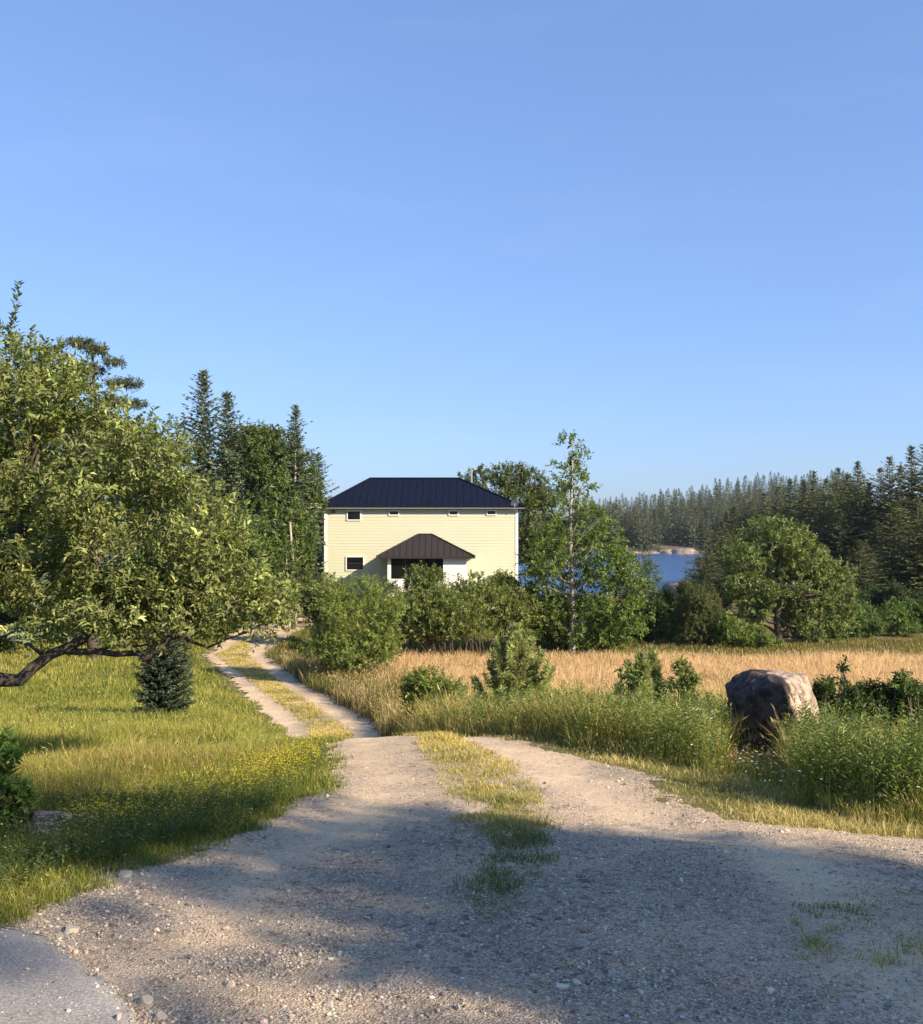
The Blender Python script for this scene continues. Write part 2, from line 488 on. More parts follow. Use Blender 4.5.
def mat_asphalt():
    m, t, bs, out = mat_new('asphalt')
    f = noise_node(t, 110, 4, 0.7); b = noise_node(t, 2.0, 4)
    r = ramp(t, f.outputs['Fac'], [(0.3, (0.14, 0.13, 0.115)), (0.5, (0.29, 0.27, 0.24)), (0.7, (0.50, 0.47, 0.42))])
    r2 = ramp(t, b.outputs['Fac'], [(0.3, (0.85, 0.85, 0.85)), (0.7, (1.1, 1.1, 1.1))])
    mx = N(t, 'ShaderNodeMix', data_type='RGBA', blend_type='MULTIPLY'); mx.inputs['Factor'].default_value = 1
    t.links.new(r.outputs[0], mx.inputs['A']); t.links.new(r2.outputs[0], mx.inputs['B'])
    t.links.new(mx.outputs['Result'], bs.inputs['Base Color'])
    bs.inputs['Roughness'].default_value = 0.9; bs.inputs['Specular IOR Level'].default_value = 0.2
    bump(t, f.outputs['Fac'], 0.6, 0.006, bs)
    return m
tag(mesh_obj('road', R_.reshape(-1, 3), Qa, mat_asphalt(), None, None, True), kind='structure')

def mat_water():
    m, t, bs, out = mat_new('sea_water')
    bs.inputs['Base Color'].default_value = (0.03, 0.085, 0.20, 1)
    bs.inputs['Roughness'].default_value = 0.22
    bs.inputs['Specular IOR Level'].default_value = 0.28
    tc = N(t, 'ShaderNodeTexCoord'); mp = N(t, 'ShaderNodeMapping'); mp.inputs['Scale'].default_value = (0.5, 1.6, 1)
    n = N(t, 'ShaderNodeTexNoise'); n.inputs['Scale'].default_value = 1.2; n.inputs['Detail'].default_value = 6
    t.links.new(tc.outputs['Object'], mp.inputs[0]); t.links.new(mp.outputs[0], n.inputs['Vector'])
    bump(t, n.outputs['Fac'], 0.9, 0.5, bs)
    return m
wx = np.array([-900, 900.0]); wy = np.array([78.0, 1500.0])
tag(mesh_obj('water', [(-900, 78, 0), (900, 78, 0), (900, 1500, 0), (-900, 1500, 0)], np.array([[0, 1, 2, 3]]), mat_water()), kind='structure')

# ------------------------------------------------------------------ plant builders
def leaf_quads(P, D, Nn, L, Wd, C, fold=0.25):
    """one folded diamond per leaf"""
    n = len(P)
    D = norm(D); side = norm(np.cross(Nn, D)); up = np.cross(D, side)
    L = np.broadcast_to(L, (n,))[:, None]; Wd = np.broadcast_to(Wd, (n,))[:, None]
    base = P; tip = P + D * L - up * L * 0.08
    midp = P + D * L * 0.45
    a = midp + side * Wd * 0.5 + up * Wd * fold; b = midp - side * Wd * 0.5 + up * Wd * fold
    V = np.stack([base, b, tip, a], 1).reshape(-1, 3)
    k = np.arange(n)[:, None] * 4
    T = np.concatenate([k + np.array([[0, 1, 2]]), k + np.array([[0, 2, 3]])], 0)
    return V, T, np.repeat(C, 4, axis=0)

def knobs(lobes, rng, k=3, lo=0.30, hi=0.52):
    """smaller lobes budding from the big ones, so that the outline is uneven"""
    lobes = np.asarray(lobes, float); out = [lobes * np.array([1, 1, 1, 0.93, 0.93, 0.93])]
    for L in lobes:
        u = norm(rng.normal(size=(k, 3)) + np.array([0, 0, 0.25]))
        s = rng.uniform(lo, hi, (k, 1))
        out.append(np.concatenate([L[:3] + u * L[3:6] * rng.uniform(0.75, 1.05, (k, 1)), L[3:6] * s], 1))
    return np.concatenate(out)

def rand_unit(rng, n):
    return norm(rng.normal(size=(n, 3)))

def lobe_points(lobes, n, rng, shell=0.55, gap=0.0, gscale=1.0, seed=0):
    lobes = np.asarray(lobes, float)
    w = lobes[:, 3] * lobes[:, 5]; w = w / w.sum()
    k = rng.choice(len(lobes), n, p=w)
    u = rand_unit(rng, n)
    r = shell + (1 - shell) * rng.random(n) ** 0.7
    P = lobes[k, :3] + u * lobes[k, 3:6] * r[:, None]
    out = norm(u / lobes[k, 3:6])
    if gap > 0:
        q = P / gscale
        f = vnoise(q[:, 0] + q[:, 1] * 0.6, q[:, 2] + q[:, 1] * 0.5, 1.0, seed + 3, 2)
        m = f > gap
        P, out, k = P[m], out[m], k[m]
    return P, out, k

def shoots(P, D, length, per, leaf, width, colfn, rng, spread=0.9, upbias=0.5):
    """leafy shoots: PER leaves set along each"""
    n = len(P); D = norm(D)
    t = (np.arange(per) + 0.5) / per
    pos = P[:, None, :] + D[:, None, :] * (length * t)[None, :, None] * rng.uniform(0.6, 1.25, (n, 1, 1))
    rnd = rng.normal(size=(n, per, 3))
    perp = rnd - (rnd * D[:, None, :]).sum(-1, keepdims=True) * D[:, None, :]
    perp = norm(perp)
    d = norm(D[:, None, :] * (1 - spread * 0.55) + perp * spread)
    nrm = np.cross(d, np.cross(D[:, None, :] + np.array([0, 0, upbias]), d)) + rng.normal(size=(n, per, 3)) * 0.35
    nrm = norm(nrm); nrm = np.where(nrm[..., 2:3] < -0.1, -nrm, nrm)
    c = colfn(n, per)
    L = leaf * rng.uniform(0.65, 1.2, n * per)
    return leaf_quads(pos.reshape(-1, 3), d.reshape(-1, 3), nrm.reshape(-1, 3), L, L * width, c)

def colour_fn(rng, base, alt, altp=0.25, var=0.25, leafvar=0.22):
    base = np.array(base); alt = np.array(alt)
    def f(n, per):
        mix = np.clip(rng.normal(altp, 0.25, (n, 1, 1)), 0, 1)
        c = base * (1 - mix) + alt * mix
        c = c * np.exp(rng.normal(0, var, (n, 1, 1))) * np.exp(rng.normal(0, leafvar, (n, per, 1)))
        return np.clip(c, 0.004, 0.9).reshape(-1, 3)
    return f

def limb(g_, a, b, r0, r1, rng, sag=0.12, n=6, sides=6):
    a = np.asarray(a, float); b = np.asarray(b, float)
    t = np.linspace(0, 1, n)[:, None]
    L = np.linalg.norm(b - a)
    P = a + (b - a) * t + np.sin(t * math.pi) * (rng.normal(size=3) * sag * L)[None]
    P[1:-1] += rng.normal(size=(n - 2, 3)) * L * 0.025
    g_.tube(P, np.linspace(r0, r1, n), sides)
    return P

def broadleaf(name, loc, lobes, label, cat, group=None, n=900, per=12, length=0.45, leaf=0.14, width=0.5,
              base=(0.05, 0.085, 0.02), alt=(0.10, 0.13, 0.03), altp=0.25, trunk=((0, 0, 0), (0, 0, 3)), tr=0.14, kn=3,
              bark='bark', limbs=14, shell=0.5, gap=0.28, gscale=0.6, seed=1, mat='leaf', up=0.35, spread=0.9, part='crown', var=0.22, limbr=None):
    """trunk with limbs reaching into lobes of leafy shoots (lobes in the thing's own coordinates)"""
    rng = np.random.default_rng(seed)
    root = thing(name, loc, label, cat, group)
    lobes = knobs(lobes, rng, kn) if kn else lobes
    P, out, k = lobe_points(lobes, n, rng, shell, gap, gscale, seed)
    D = norm(out * 0.8 + np.array([0, 0, up]) + rng.normal(size=P.shape) * 0.45)
    V, T, C = shoots(P - D * length * 0.5, D, length, per, leaf, width, colour_fn(rng, base, alt, altp, var), rng, spread)
    mesh_obj(part, V, T, M[mat], root, C)
    gt = Geo()
    if trunk is not None:
        tp = np.asarray(trunk, float)
        tt = np.linspace(0, len(tp) - 1, max(8, 4 * len(tp)))
        path = np.stack([np.interp(tt, np.arange(len(tp)), tp[:, i_]) for i_ in range(3)], -1)
        path[1:-1] += rng.normal(size=(len(path) - 2, 3)) * tr * 0.25
        path[0, 2] -= 0.25
        rad = tr * (1 - 0.8 * np.linspace(0, 1, len(path)) ** 0.9); rad[0] *= 1.35
        gt.tube(path, rad, 9)
        sel = rng.choice(len(P), min(limbs, len(P)), replace=False)
        for s_ in sel:
            j = int(np.clip(rng.uniform(0.35, 1.0) * (len(path) - 1), 1, len(path) - 1))
            # start where the trunk is lower than the target
            while j > 1 and path[j, 2] > P[s_, 2] - 0.1: j -= 1
            limb(gt, path[j], P[s_], min(rad[j] * 0.6, limbr or 9), 0.012, rng, 0.10, 6, 5)
    gt.build('trunk', M[bark], root, True)
    return root

def bush(name, loc, lobes, label, cat='shrub', group=None, stems=10, **kw):
    seed = kw.pop('seed', 1); bark = kw.pop('bark', 'bark')
    rng = np.random.default_rng(seed + 77)
    kw.setdefault('trunk', None)
    n = kw.pop('n', 700); per = kw.pop('per', 12); length = kw.pop('length', 0.35); leaf = kw.pop('leaf', 0.1); width = kw.pop('width', 0.5)
    base = kw.pop('base', (0.05, 0.085, 0.02)); alt = kw.pop('alt', (0.1, 0.13, 0.03)); altp = kw.pop('altp', 0.3)
    mat = kw.pop('mat', 'leaf'); up = kw.pop('up', 0.5); spread = kw.pop('spread', 0.9); shell = kw.pop('shell', 0.45); gap = kw.pop('gap', 0.25); gscale = kw.pop('gscale', 0.45)
    var = kw.pop('var', 0.22); kn = kw.pop('kn', 3)
    root = thing(name, loc, label, cat, group)
    lobes = knobs(lobes, rng, kn) if kn else lobes
    P, out, k = lobe_points(lobes, n, rng, shell, gap, gscale, seed)
    m = P[:, 2] > 0.02
    P, out = P[m], out[m]
    D = norm(out * 0.7 + np.array([0, 0, up]) + rng.normal(size=P.shape) * 0.4)
    V, T, C = shoots(P - D * length * 0.5, D, length, per, leaf, width, colour_fn(rng, base, alt, altp, var), rng, spread)
    mesh_obj('foliage', V, T, M[mat], root, C)
    gt = Geo()
    lo = np.asarray(lobes, float)
    for s_ in range(stems):
        k_ = rng.integers(len(P)); b = P[k_]
        a = np.array([b[0] * 0.35 + rng.normal() * 0.05, b[1] * 0.35, -0.15])
        limb(gt, a, b, 0.02 + 0.012 * lo[:, 5].max(), 0.006, rng, 0.08, 6, 5)
    gt.build('stem', M[bark], root, True)
    return root

def spruce_mesh(Hh, R, rng, z0=0.06, dens=1.0, droop=0.25, base=(0.020, 0.035, 0.016), alt=(0.045, 0.055, 0.022), ragged=0.25, lev=0.36, tw=0.30, dead=0.0, deadc=(0.16, 0.13, 0.10), power=0.85, fine=1):
    """needle sprays on whorled boughs; returns crown arrays and a trunk Geo"""
    P = []; D = []; L = []; Cc = []; gt = Geo()
    nb_ = int(Hh / 0.8) + 4
    zz = np.linspace(-0.3, Hh, nb_)
    wob = np.cumsum(rng.normal(size=(nb_, 2)) * 0.012 * Hh / nb_, axis=0)
    tp = np.stack([wob[:, 0], wob[:, 1], zz], -1)
    r0 = 0.011 * Hh + 0.03
    gt.tube(tp, r0 * (1 - 0.93 * np.linspace(0, 1, nb_)), 7)
    z = z0 * Hh
    lobeaz = rng.random() * 6.28
    while z < Hh * 0.985:
        t = z / Hh
        reach = R * (1 - t) ** power + 0.05
        k = max(3, int(rng.integers(5, 8) * dens))
        a0 = rng.random() * 6.28
        for b in range(k):
            az = a0 + b * 6.283 / k + rng.normal() * 0.25
            ln = reach * np.exp(rng.normal(0, ragged)) * (1 + 0.15 * math.cos(az - lobeaz))
            ln = min(ln, R * 1.25)
            isdead = rng.random() < dead * (1 - t)
            el = 0.55 * t - droop * (1 - t) + rng.normal() * 0.1
            d = np.array([math.cos(az) * math.cos(el), math.sin(az) * math.cos(el), math.sin(el)])
            o = np.array([np.interp(z, zz, tp[:, 0]), np.interp(z, zz, tp[:, 1]), z + rng.normal() * 0.06])
            m = max(3, int(ln / (tw * 0.36) * fine))
            s_ = (np.arange(m) + rng.random(m)) / m
            pos = o + d * (ln * s_)[:, None]; pos[:, 2] += 0.22 * ln * s_ ** 2 * (0.5 if t < 0.6 else 0.2)
            side = np.array([-d[1], d[0], 0]); side /= np.linalg.norm(side)
            if not isdead:
                for sg in (-1, 1):
                    dd = d * 0.75 + side * sg * rng.uniform(0.5, 1.1, (m, 1)) + np.array([0, 0, -0.25]) * rng.random((m, 1))
                    P.append(pos); D.append(dd); L.append(tw * rng.uniform(0.6, 1.25, m) * (1.0 - 0.35 * s_) * (1 - 0.62 * t ** 2))
                    c_ = np.array(base) + (np.array(alt) - np.array(base)) * np.clip(s_[:, None] * 0.9 + rng.normal(0, 0.25, (m, 1)), 0, 1)
                    Cc.append(c_ * np.exp(rng.normal(0, 0.25, (m, 1))))
                P.append(pos); D.append(d + np.array([0, 0, -0.7]) + rng.normal(size=(m, 3)) * 0.3); L.append(tw * 0.8 * rng.uniform(0.5, 1.1, m) * (1 - 0.7 * t ** 2))
                Cc.append(np.array(base) * np.exp(rng.normal(0, 0.3, (m, 1))))
                P.append(o[None] + d * ln * 0.9); D.append(d[None]); L.append(np.array([tw * (1 - 0.6 * t)])); Cc.append(np.array([alt]))
            if isdead or rng.random() < 0.35:
                gt.tube(np.stack([o, o + d * ln * 0.5, o + d * ln * 0.9 + np.array([0, 0, 0.06 * ln])]), [r0 * 0.25 * (1 - t) + 0.01, 0.012, 0.005], 4, False)
        z += lev * (0.55 + 0.6 * (1 - t)) * rng.uniform(0.7, 1.3)
    m = 14
    P.append(np.tile([tp[-1, 0], tp[-1, 1], Hh * 0.985], (m, 1)) - np.array([0, 0, 1]) * rng.random((m, 1)) * 0.9)
    D.append(np.array([0, 0, 1.0]) + rng.normal(size=(m, 3)) * 0.22); L.append(np.full(m, tw * 0.62)); Cc.append(np.tile(alt, (m, 1)))
    P = np.concatenate(P); D = np.concatenate(D); L = np.concatenate(L); C = np.clip(np.concatenate(Cc), 0.004, 0.9)
    nr = rng.normal(size=P.shape) * 0.5 + np.array([0, 0, 1.0])
    V, T, C = leaf_quads(P, D, nr, L, L * 0.42, C, 0.2)
    return V, T, C, gt

def spruce(name, loc, label, cat='tree', group=None, Hh=12, R=2, seed=1, mat='needle', bark='grey_bark', **kw):
    rng = np.random.default_rng(seed)
    V, T, C, gt = spruce_mesh(Hh, R, rng, **kw)
    root = thing(name, loc, label, cat, group)
    mesh_obj('crown', V, T, M[mat], root, C)
    gt.build('trunk', M[bark], root, True)
    return root
# ------------------------------------------------------------------ the house
def mat_siding():
    m, t, bs, out = mat_new('yellow_clapboard')
    n = noise_node(t, 1.5, 6, 0.6)
    r = ramp(t, n.outputs['Fac'], [(0.3, (0.495, 0.505, 0.36)), (0.7, (0.52, 0.53, 0.39))])
    t.links.new(r.outputs[0], bs.inputs['Base Color']); bs.inputs['Roughness'].default_value = 0.55
    return m
M['siding'] = mat_siding()
M['eave_wood'] = mat_plain('eave_wood', (0.34, 0.29, 0.22), 0.7)
M['white_paint'] = mat_plain('white_paint', (0.78, 0.76, 0.70), 0.5)
M['navy_metal'] = mat_plain('navy_metal_roofing', (0.003, 0.0048, 0.015), 0.6, 0.15)
M['brown_metal'] = mat_plain('brown_metal_roofing', (0.030, 0.0255, 0.024), 0.6, 0.2)
M['dark_metal'] = mat_plain('dark_metal', (0.03, 0.03, 0.03), 0.5)
M['grey_metal'] = mat_plain('grey_metal', (0.45, 0.45, 0.44), 0.4, 0.5, 0.6)
def mat_glass():
    m, t, bs, out = mat_new('window_glass')
    bs.inputs['Base Color'].default_value = (0.006, 0.007, 0.008, 1); bs.inputs['Roughness'].default_value = 0.08
    bs.inputs['Specular IOR Level'].default_value = 0.35
    return m
M['glass'] = mat_glass()
M['stone_granite'] = mat_noise('granite_block', [(0.3, (0.30, 0.26, 0.21)), (0.7, (0.48, 0.42, 0.34))], 6, 0.9, 0.4, 0.02)

YF = 65.0
def fx(u, y=YF): return (u - CU) * y / F
def fz(v, y=YF): return CZ - (v - CV) * y / F
hx0, hx1 = fx(325.0), fx(517.4)
ze = fz(508.0); zg = float(H((hx0 + hx1) / 2, YF)) - 0.5
hc = (hx0 + hx1) / 2
house = thing('house', (hc, YF, zg), 'pale yellow two storey clapboard house with dark navy hip roof where the drive ends', 'house')
def loc_(x, y, z): return (x - hc, y - YF, z - zg)
def hbox(g_, x0, x1, y0, y1, z0, z1): g_.box(loc_(x0, y0, z0), loc_(x1, y1, z1))
DEP = 8.2
gw = Geo()
hbox(gw, hx0, hx1, YF, YF + DEP, zg, ze - 0.02)
z = zg + 0.1
while z < ze - 0.14:            # lapped boards on the front and both ends
    zt = min(z + 0.19, ze - 0.115)
    for (ax, ay, bx, by, nx_, ny_) in ((hx0, YF, hx1, YF, 0, -1), (hx1, YF, hx1, YF + DEP, 1, 0), (hx0, YF + DEP, hx0, YF, -1, 0)):
        lo_, hi_ = 0.022, 0.008
        gw.add([loc_(ax + nx_ * lo_, ay + ny_ * lo_, z), loc_(bx + nx_ * lo_, by + ny_ * lo_, z), loc_(bx + nx_ * hi_, by + ny_ * hi_, zt), loc_(ax + nx_ * hi_, ay + ny_ * hi_, zt),
                loc_(ax + nx_ * 0.003, ay + ny_ * 0.003, z), loc_(bx + nx_ * 0.003, by + ny_ * 0.003, z)],
               [(0, 1, 2, 3), (4, 5, 1, 0)])
    z += 0.19
gw.build('wall', M['siding'], house)
for xa, xb in ((hx0 - 0.045, hx0 + 0.13), (hx1 - 0.13, hx1 + 0.045)):
    gg = Geo(); hbox(gg, xa, xb, YF - 0.045, YF + 0.12, zg, ze - 0.115)
    gg.build('corner_board', M['white_paint'], house)
gg = Geo(); hbox(gg, hx0 - 0.05, hx1 + 0.05, YF - 0.05, YF + 0.06, ze - 0.11, ze - 0.03); gg.build('frieze_board', M['siding'], house)
# hip roof with standing seams
ey0, ey1 = YF - 0.42, YF + DEP + 0.42
rx0, rx1 = fx(316.0, ey0), fx(525.3, ey0)
ry = (ey0 + ey1) / 2
qx0, qx1 = fx(370.5, ry), fx(458.5, ry)
zr = fz(478.2, ry); zev = fz(507.2, ey0)
gr = Geo()
A = [loc_(rx0, ey0, zev), loc_(rx1, ey0, zev), loc_(rx1, ey1, zev), loc_(rx0, ey1, zev), loc_(qx0, ry, zr), loc_(qx1, ry, zr)]
low = [(p[0], p[1], p[2] - 0.06) for p in A[:4]]
gr.add(A + low, [(0, 1, 5, 4), (2, 3, 4, 5), (6, 7, 1, 0), (7, 8, 2, 1), (8, 9, 3, 2), (9, 6, 0, 3), (9, 8, 7, 6)], [(1, 2, 5), (3, 0, 4)])
roof = gr.build('roof', M['navy_metal'], house)
gs = Geo()
def seam(p, q, w=0.018, h=0.022):
    p = np.array(p); q = np.array(q); d = norm(q - p); s_ = norm(np.cross(d, [0, 0, 1.0])); u_ = np.cross(s_, d)
    vs = [p + s_ * w, p - s_ * w, p - s_ * w + u_ * h, p + s_ * w + u_ * h, q + s_ * w, q - s_ * w, q - s_ * w + u_ * h, q + s_ * w + u_ * h]
    gs.add(vs, [(3, 2, 1, 0), (4, 5, 6, 7), (0, 1, 5, 4), (1, 2, 6, 5), (2, 3, 7, 6), (3, 0, 4, 7)])
x = rx0 + 0.45
while x < rx1 - 0.2:
    f = min(1.0, (x - rx0) / (qx0 - rx0), (rx1 - x) / (rx1 - qx1))
    seam(loc_(x, ey0, zev + 0.002), loc_(x, ey0 + (ry - ey0) * f, zev + (zr - zev) * f + 0.002))
    x += 0.46
y = ey0 + 0.45
while y < ey1 - 0.3:
    f = min((y - ey0) / (ry - ey0), (ey1 - y) / (ey1 - ry))
    seam(loc_(rx1, y, zev), loc_(rx1 + (qx1 - rx1) * f, y, zev + (zr - zev) * f))
    seam(loc_(rx0, y, zev), loc_(rx0 + (qx0 - rx0) * f, y, zev + (zr - zev) * f))
    y += 0.46
for a, b in ((0, 4), (1, 5), (2, 5), (3, 4), (4, 5)): seam(A[a], A[b], 0.07, 0.05)
gs.build('standing_seam', M['navy_metal'], roof)
gg = Geo(); hbox(gg, rx0 + 0.02, rx1 - 0.02, ey0 - 0.012, ey0 - 0.002, zev - 0.085, zev - 0.045); gg.build('eave_trim', M['eave_wood'], house)

def window(u0, u1, v0, v1, y=YF, fw=0.068, sill=True, parent=house, bars=0):
    x0, x1, z0, z1 = fx(u0, y), fx(u1, y), fz(v1, y), fz(v0, y)
    g_ = Geo()
    yo, yi = y - 0.075, y - 0.002
    hbox(g_, x0 - fw, x1 + fw, yo, yi, z1, z1 + fw)
    hbox(g_, x0 - fw, x1 + fw, yo - 0.006, yi, z0 - fw, z0)
    hbox(g_, x0 - fw, x0, yo, yi, z0 + 0.001, z1 - 0.001)
    hbox(g_, x1, x1 + fw, yo, yi, z0 + 0.001, z1 - 0.001)
    w = g_.build('window', M['white_paint'], parent)
    g2 = Geo(); hbox(g2, x0 + 0.002, x1 - 0.002, y - 0.046, y - 0.040, z0 + 0.002, z1 - 0.002); g2.build('pane', M['glass'], w)
    if bars:
        g3 = Geo()
        hbox(g3, x0 + 0.003, x1 - 0.003, y - 0.060, y - 0.048, (z0 + z1) / 2 - 0.02, (z0 + z1) / 2 + 0.02)
        g3.build('meeting_rail', M['dark_metal'], w)
    return w
window(347.8, 360.2, 511.5, 519.6)
window(389.8, 398.2, 511.3, 514.7)
window(449.6, 457.6, 511.3, 514.6)
window(487.6, 495.4, 511.0, 514.4)
window(346.8, 363.3, 557.2, 569.6, bars=1)
# entrance porch with its own low hip roof
yp = 62.4
pe = fz(556.6, yp); px0, px1 = fx(376.3, yp), fx(475.2, yp)
tx0, tx1 = fx(418.5, 64.1), fx(431.5, 64.1); pt = fz(534.2, 64.1)
gp = Geo()
B = [loc_(px0, yp, pe), loc_(px1, yp, pe), loc_(px1, YF - 0.04, pe), loc_(px0, YF - 0.04, pe), loc_(tx0, 64.1, pt), loc_(tx1, 64.1, pt), loc_(tx1, YF - 0.04, pt), loc_(tx0, YF - 0.04, pt)]
lowb = [(p[0], p[1], p[2] - 0.13) for p in B[:4]]
gp.add(B + lowb, [(0, 1, 5, 4), (4, 5, 6, 7), (8, 9, 1, 0), (9, 10, 2, 1), (11, 8, 0, 3), (11, 10, 9, 8), (1, 2, 6, 5), (3, 0, 4, 7), (2, 3, 7, 6), (10, 11, 3, 2)])
proof = gp.build('porch_roof', M['brown_metal'], house)
gs = Geo()
x = px0 + 0.3
while x < px1 - 0.2:
    f = min(1.0, (x - px0) / (tx0 - px0), (px1 - x) / (px1 - tx1))
    seam(loc_(x, yp, pe + 0.002), loc_(x, yp + (64.1 - yp) * f, pe + (pt - pe) * f + 0.002), 0.018, 0.03)
    x += 0.40
for a, b in ((0, 4), (1, 5), (4, 5)): seam(B[a], B[b], 0.06, 0.045)
gs.build('standing_seam', M['brown_metal'], proof)
gp = Geo()
yw = 62.85
wx0, wx1 = fx(387.5, yw), fx(466.5, yw)
hbox(gp, wx0, wx0 + 0.22, yw, YF - 0.05, zg, pe - 0.14)
hbox(gp, fx(443.2, yw), wx1, yw, YF - 0.05, zg, pe - 0.14)
hbox(gp, wx0 + 0.22, fx(443.2, yw), yw, yw + 0.12, zg, fz(579, yw))
pw = gp.build('porch_wall', M['white_paint'], house)
gp = Geo(); hbox(gp, wx0 + 0.225, fx(443.2, yw) - 0.005, yw + 0.05, yw + 0.056, fz(578.8, yw), pe - 0.145); gp.build('pane', M['glass'], pw)
for u in (405.5, 424.0):
    gp = Geo(); hbox(gp, fx(u, yw) - 0.03, fx(u, yw) + 0.03, yw + 0.02, yw + 0.048, fz(578.8, yw), pe - 0.145)
    gp.build('mullion', M['dark_metal'], pw)
# little fittings
gg = Geo(); hbox(gg, fx(332.2), fx(335.2), YF - 0.12, YF - 0.035, fz(513.0), fz(510.4)); hbox(gg, fx(332.8), fx(334.4), YF - 0.22, YF - 0.121, fz(512.2), fz(510.2)); gg.build('wall_lamp', M['dark_metal'], house)
gg = Geo()
c0 = np.array(loc_(fx(514.5, 64.6), 64.62, fz(503.0, 64.6)))
gg.tube([c0 + [0, 0, -0.45], c0], [0.025, 0.025], 6)
th = np.linspace(0, 2 * math.pi, 15)[:-1]
ring = np.stack([0.32 * np.cos(th), 0.05 + 0 * th, 0.24 * np.sin(th)], -1) @ np.array([[0.8, -0.5, 0.3], [0.5, 0.8, 0], [-0.25, 0.1, 0.95]]) + c0
gg.add(np.concatenate([ring, [c0 + np.array([-0.05, 0.10, 0.0])]]), [], [(k, (k + 1) % 14, 14) for k in range(14)])
gg.tube([c0, c0 + [0.22, -0.32, 0.10]], [0.012, 0.02], 5)
gg.build('dish_antenna', M['grey_metal'], house)
gg = Geo(); c1 = np.array(loc_(fx(471.5, 71), 71.0, fz(483, 71))); gg.tube([c1, c1 + [0, 0, 0.95]], [0.06, 0.06], 8); gg.build('vent_pipe', M['grey_metal'], house)
gg = Geo(); hbox(gg, fx(317.5, 66.5), fx(321.5, 66.5), 66.2, 66.9, zg, fz(574, 66.5)); gg.build('utility_box', M['grey_metal'], house)

# ------------------------------------------------------------------ rocks
def rock_mesh(planes, sub, nz, rng, sc=1.0, amp=0.03, kk=30.0):
    import bmesh
    bm = bmesh.new(); bmesh.ops.create_icosphere(bm, subdivisions=sub, radius=1)
    V = np.array([v.co[:] for v in bm.verts]); Fc = np.array([[v.index for v in f.verts] for f in bm.faces]); bm.free()
    nrm = norm(np.array([p[:3] for p in planes], float)); d = np.array([p[3] for p in planes], float)
    dt = V @ nrm.T
    r = np.where(dt > 0.03, d[None] / np.maximum(dt, 0.03), 9.0)
    k = kk
    rr = -np.log(np.exp(-k * np.minimum(r, 3)).sum(1)) / k + 0.03
    P = V * rr[:, None]
    n1 = vnoise(P[:, 0] * 1.0 + P[:, 2] * 0.7, P[:, 1] - P[:, 2] * 0.6, 0.22 * nz, 5, 4) - 0.5
    n2 = vnoise(P[:, 2] + P[:, 1] * 0.4, P[:, 0] * 0.9 - P[:, 1] * 0.5, 0.09 * nz, 6, 3) - 0.5
    P = P + V * (n1 * amp * 2.2 + n2 * amp)[:, None]
    return P * sc, Fc

def mat_boulder(shade_lichen=False):
    m, t, bs, out = mat_new('shade_lichen_granite' if shade_lichen else 'granite')
    a = noise_node(t, 2.2, 6, 0.65); b = noise_node(t, 55, 6, 0.75); d_ = noise_node(t, 7, 6, 0.7)
    r1 = ramp(t, a.outputs['Fac'], [(0.3, (0.36, 0.28, 0.225)), (0.55, (0.50, 0.385, 0.305)), (0.75, (0.40, 0.33, 0.27))])
    r2 = ramp(t, b.outputs['Fac'], [(0.32, (0.45, 0.45, 0.45)), (0.52, (1, 1, 1)), (0.72, (1.35, 1.35, 1.35))])
    r3 = ramp(t, d_.outputs['Fac'], [(0.42, (0.30, 0.30, 0.30)), (0.54, (1, 1, 1)), (0.8, (1.1, 1.1, 1.1))])
    last = r1.outputs[0]
    for q in (r2, r3):
        mx = N(t, 'ShaderNodeMix', data_type='RGBA', blend_type='MULTIPLY'); mx.inputs['Factor'].default_value = 0.85
        t.links.new(last, mx.inputs['A']); t.links.new(q.outputs[0], mx.inputs['B']); last = mx.outputs['Result']
    if shade_lichen:  # left side darkened: lichens plus the boulder's shade painted into the colour
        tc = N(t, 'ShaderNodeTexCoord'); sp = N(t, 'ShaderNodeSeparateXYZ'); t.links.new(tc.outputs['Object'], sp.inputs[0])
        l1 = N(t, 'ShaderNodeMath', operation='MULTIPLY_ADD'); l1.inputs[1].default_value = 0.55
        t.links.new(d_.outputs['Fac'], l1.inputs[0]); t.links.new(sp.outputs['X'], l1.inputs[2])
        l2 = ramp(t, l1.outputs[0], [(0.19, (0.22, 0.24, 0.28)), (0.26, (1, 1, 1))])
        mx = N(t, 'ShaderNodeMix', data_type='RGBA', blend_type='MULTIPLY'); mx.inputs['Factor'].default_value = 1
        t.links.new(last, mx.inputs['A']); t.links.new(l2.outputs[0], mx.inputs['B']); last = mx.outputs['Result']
    t.links.new(last, bs.inputs['Base Color']); bs.inputs['Roughness'].default_value = 0.92; bs.inputs['Specular IOR Level'].default_value = 0.15
    bump(t, b.outputs['Fac'], 0.9, 0.02, bs)
    return m
M['granite'] = mat_boulder()
M['shade_lichened'] = mat_boulder(True)
M['ledge'] = mat_noise('shore_granite', [(0.25, (0.09, 0.075, 0.065)), (0.5, (0.20, 0.165, 0.14)), (0.75, (0.30, 0.25, 0.21))], 0.8, 0.9, 0.5, 0.1, 3)
bx_, by_, bz_ = ground(781, 10.4)
planes = [(0.05, 0.0, 1, 0.45), (0.78, -0.54, 0.32, 0.29), (-0.66, -0.72, -0.20, 0.30), (-0.98, 0.1, -0.20, 0.44), (-0.62, -0.10, 0.78, 0.50), (1, 0.25, 0.10, 0.46), (0, 1, 0.25, 0.5), (0, 0, -1, 0.8), (-0.3, -0.7, -0.65, 0.5), (0.35, -0.95, -0.25, 0.40), (-0.80, -0.55, 0.25, 0.44)]
V_, F_ = rock_mesh(planes, 6, 1.0, None, 1.0, 0.038, 55.0)
b_top = CZ - (678 - CV) * 10.4 / F
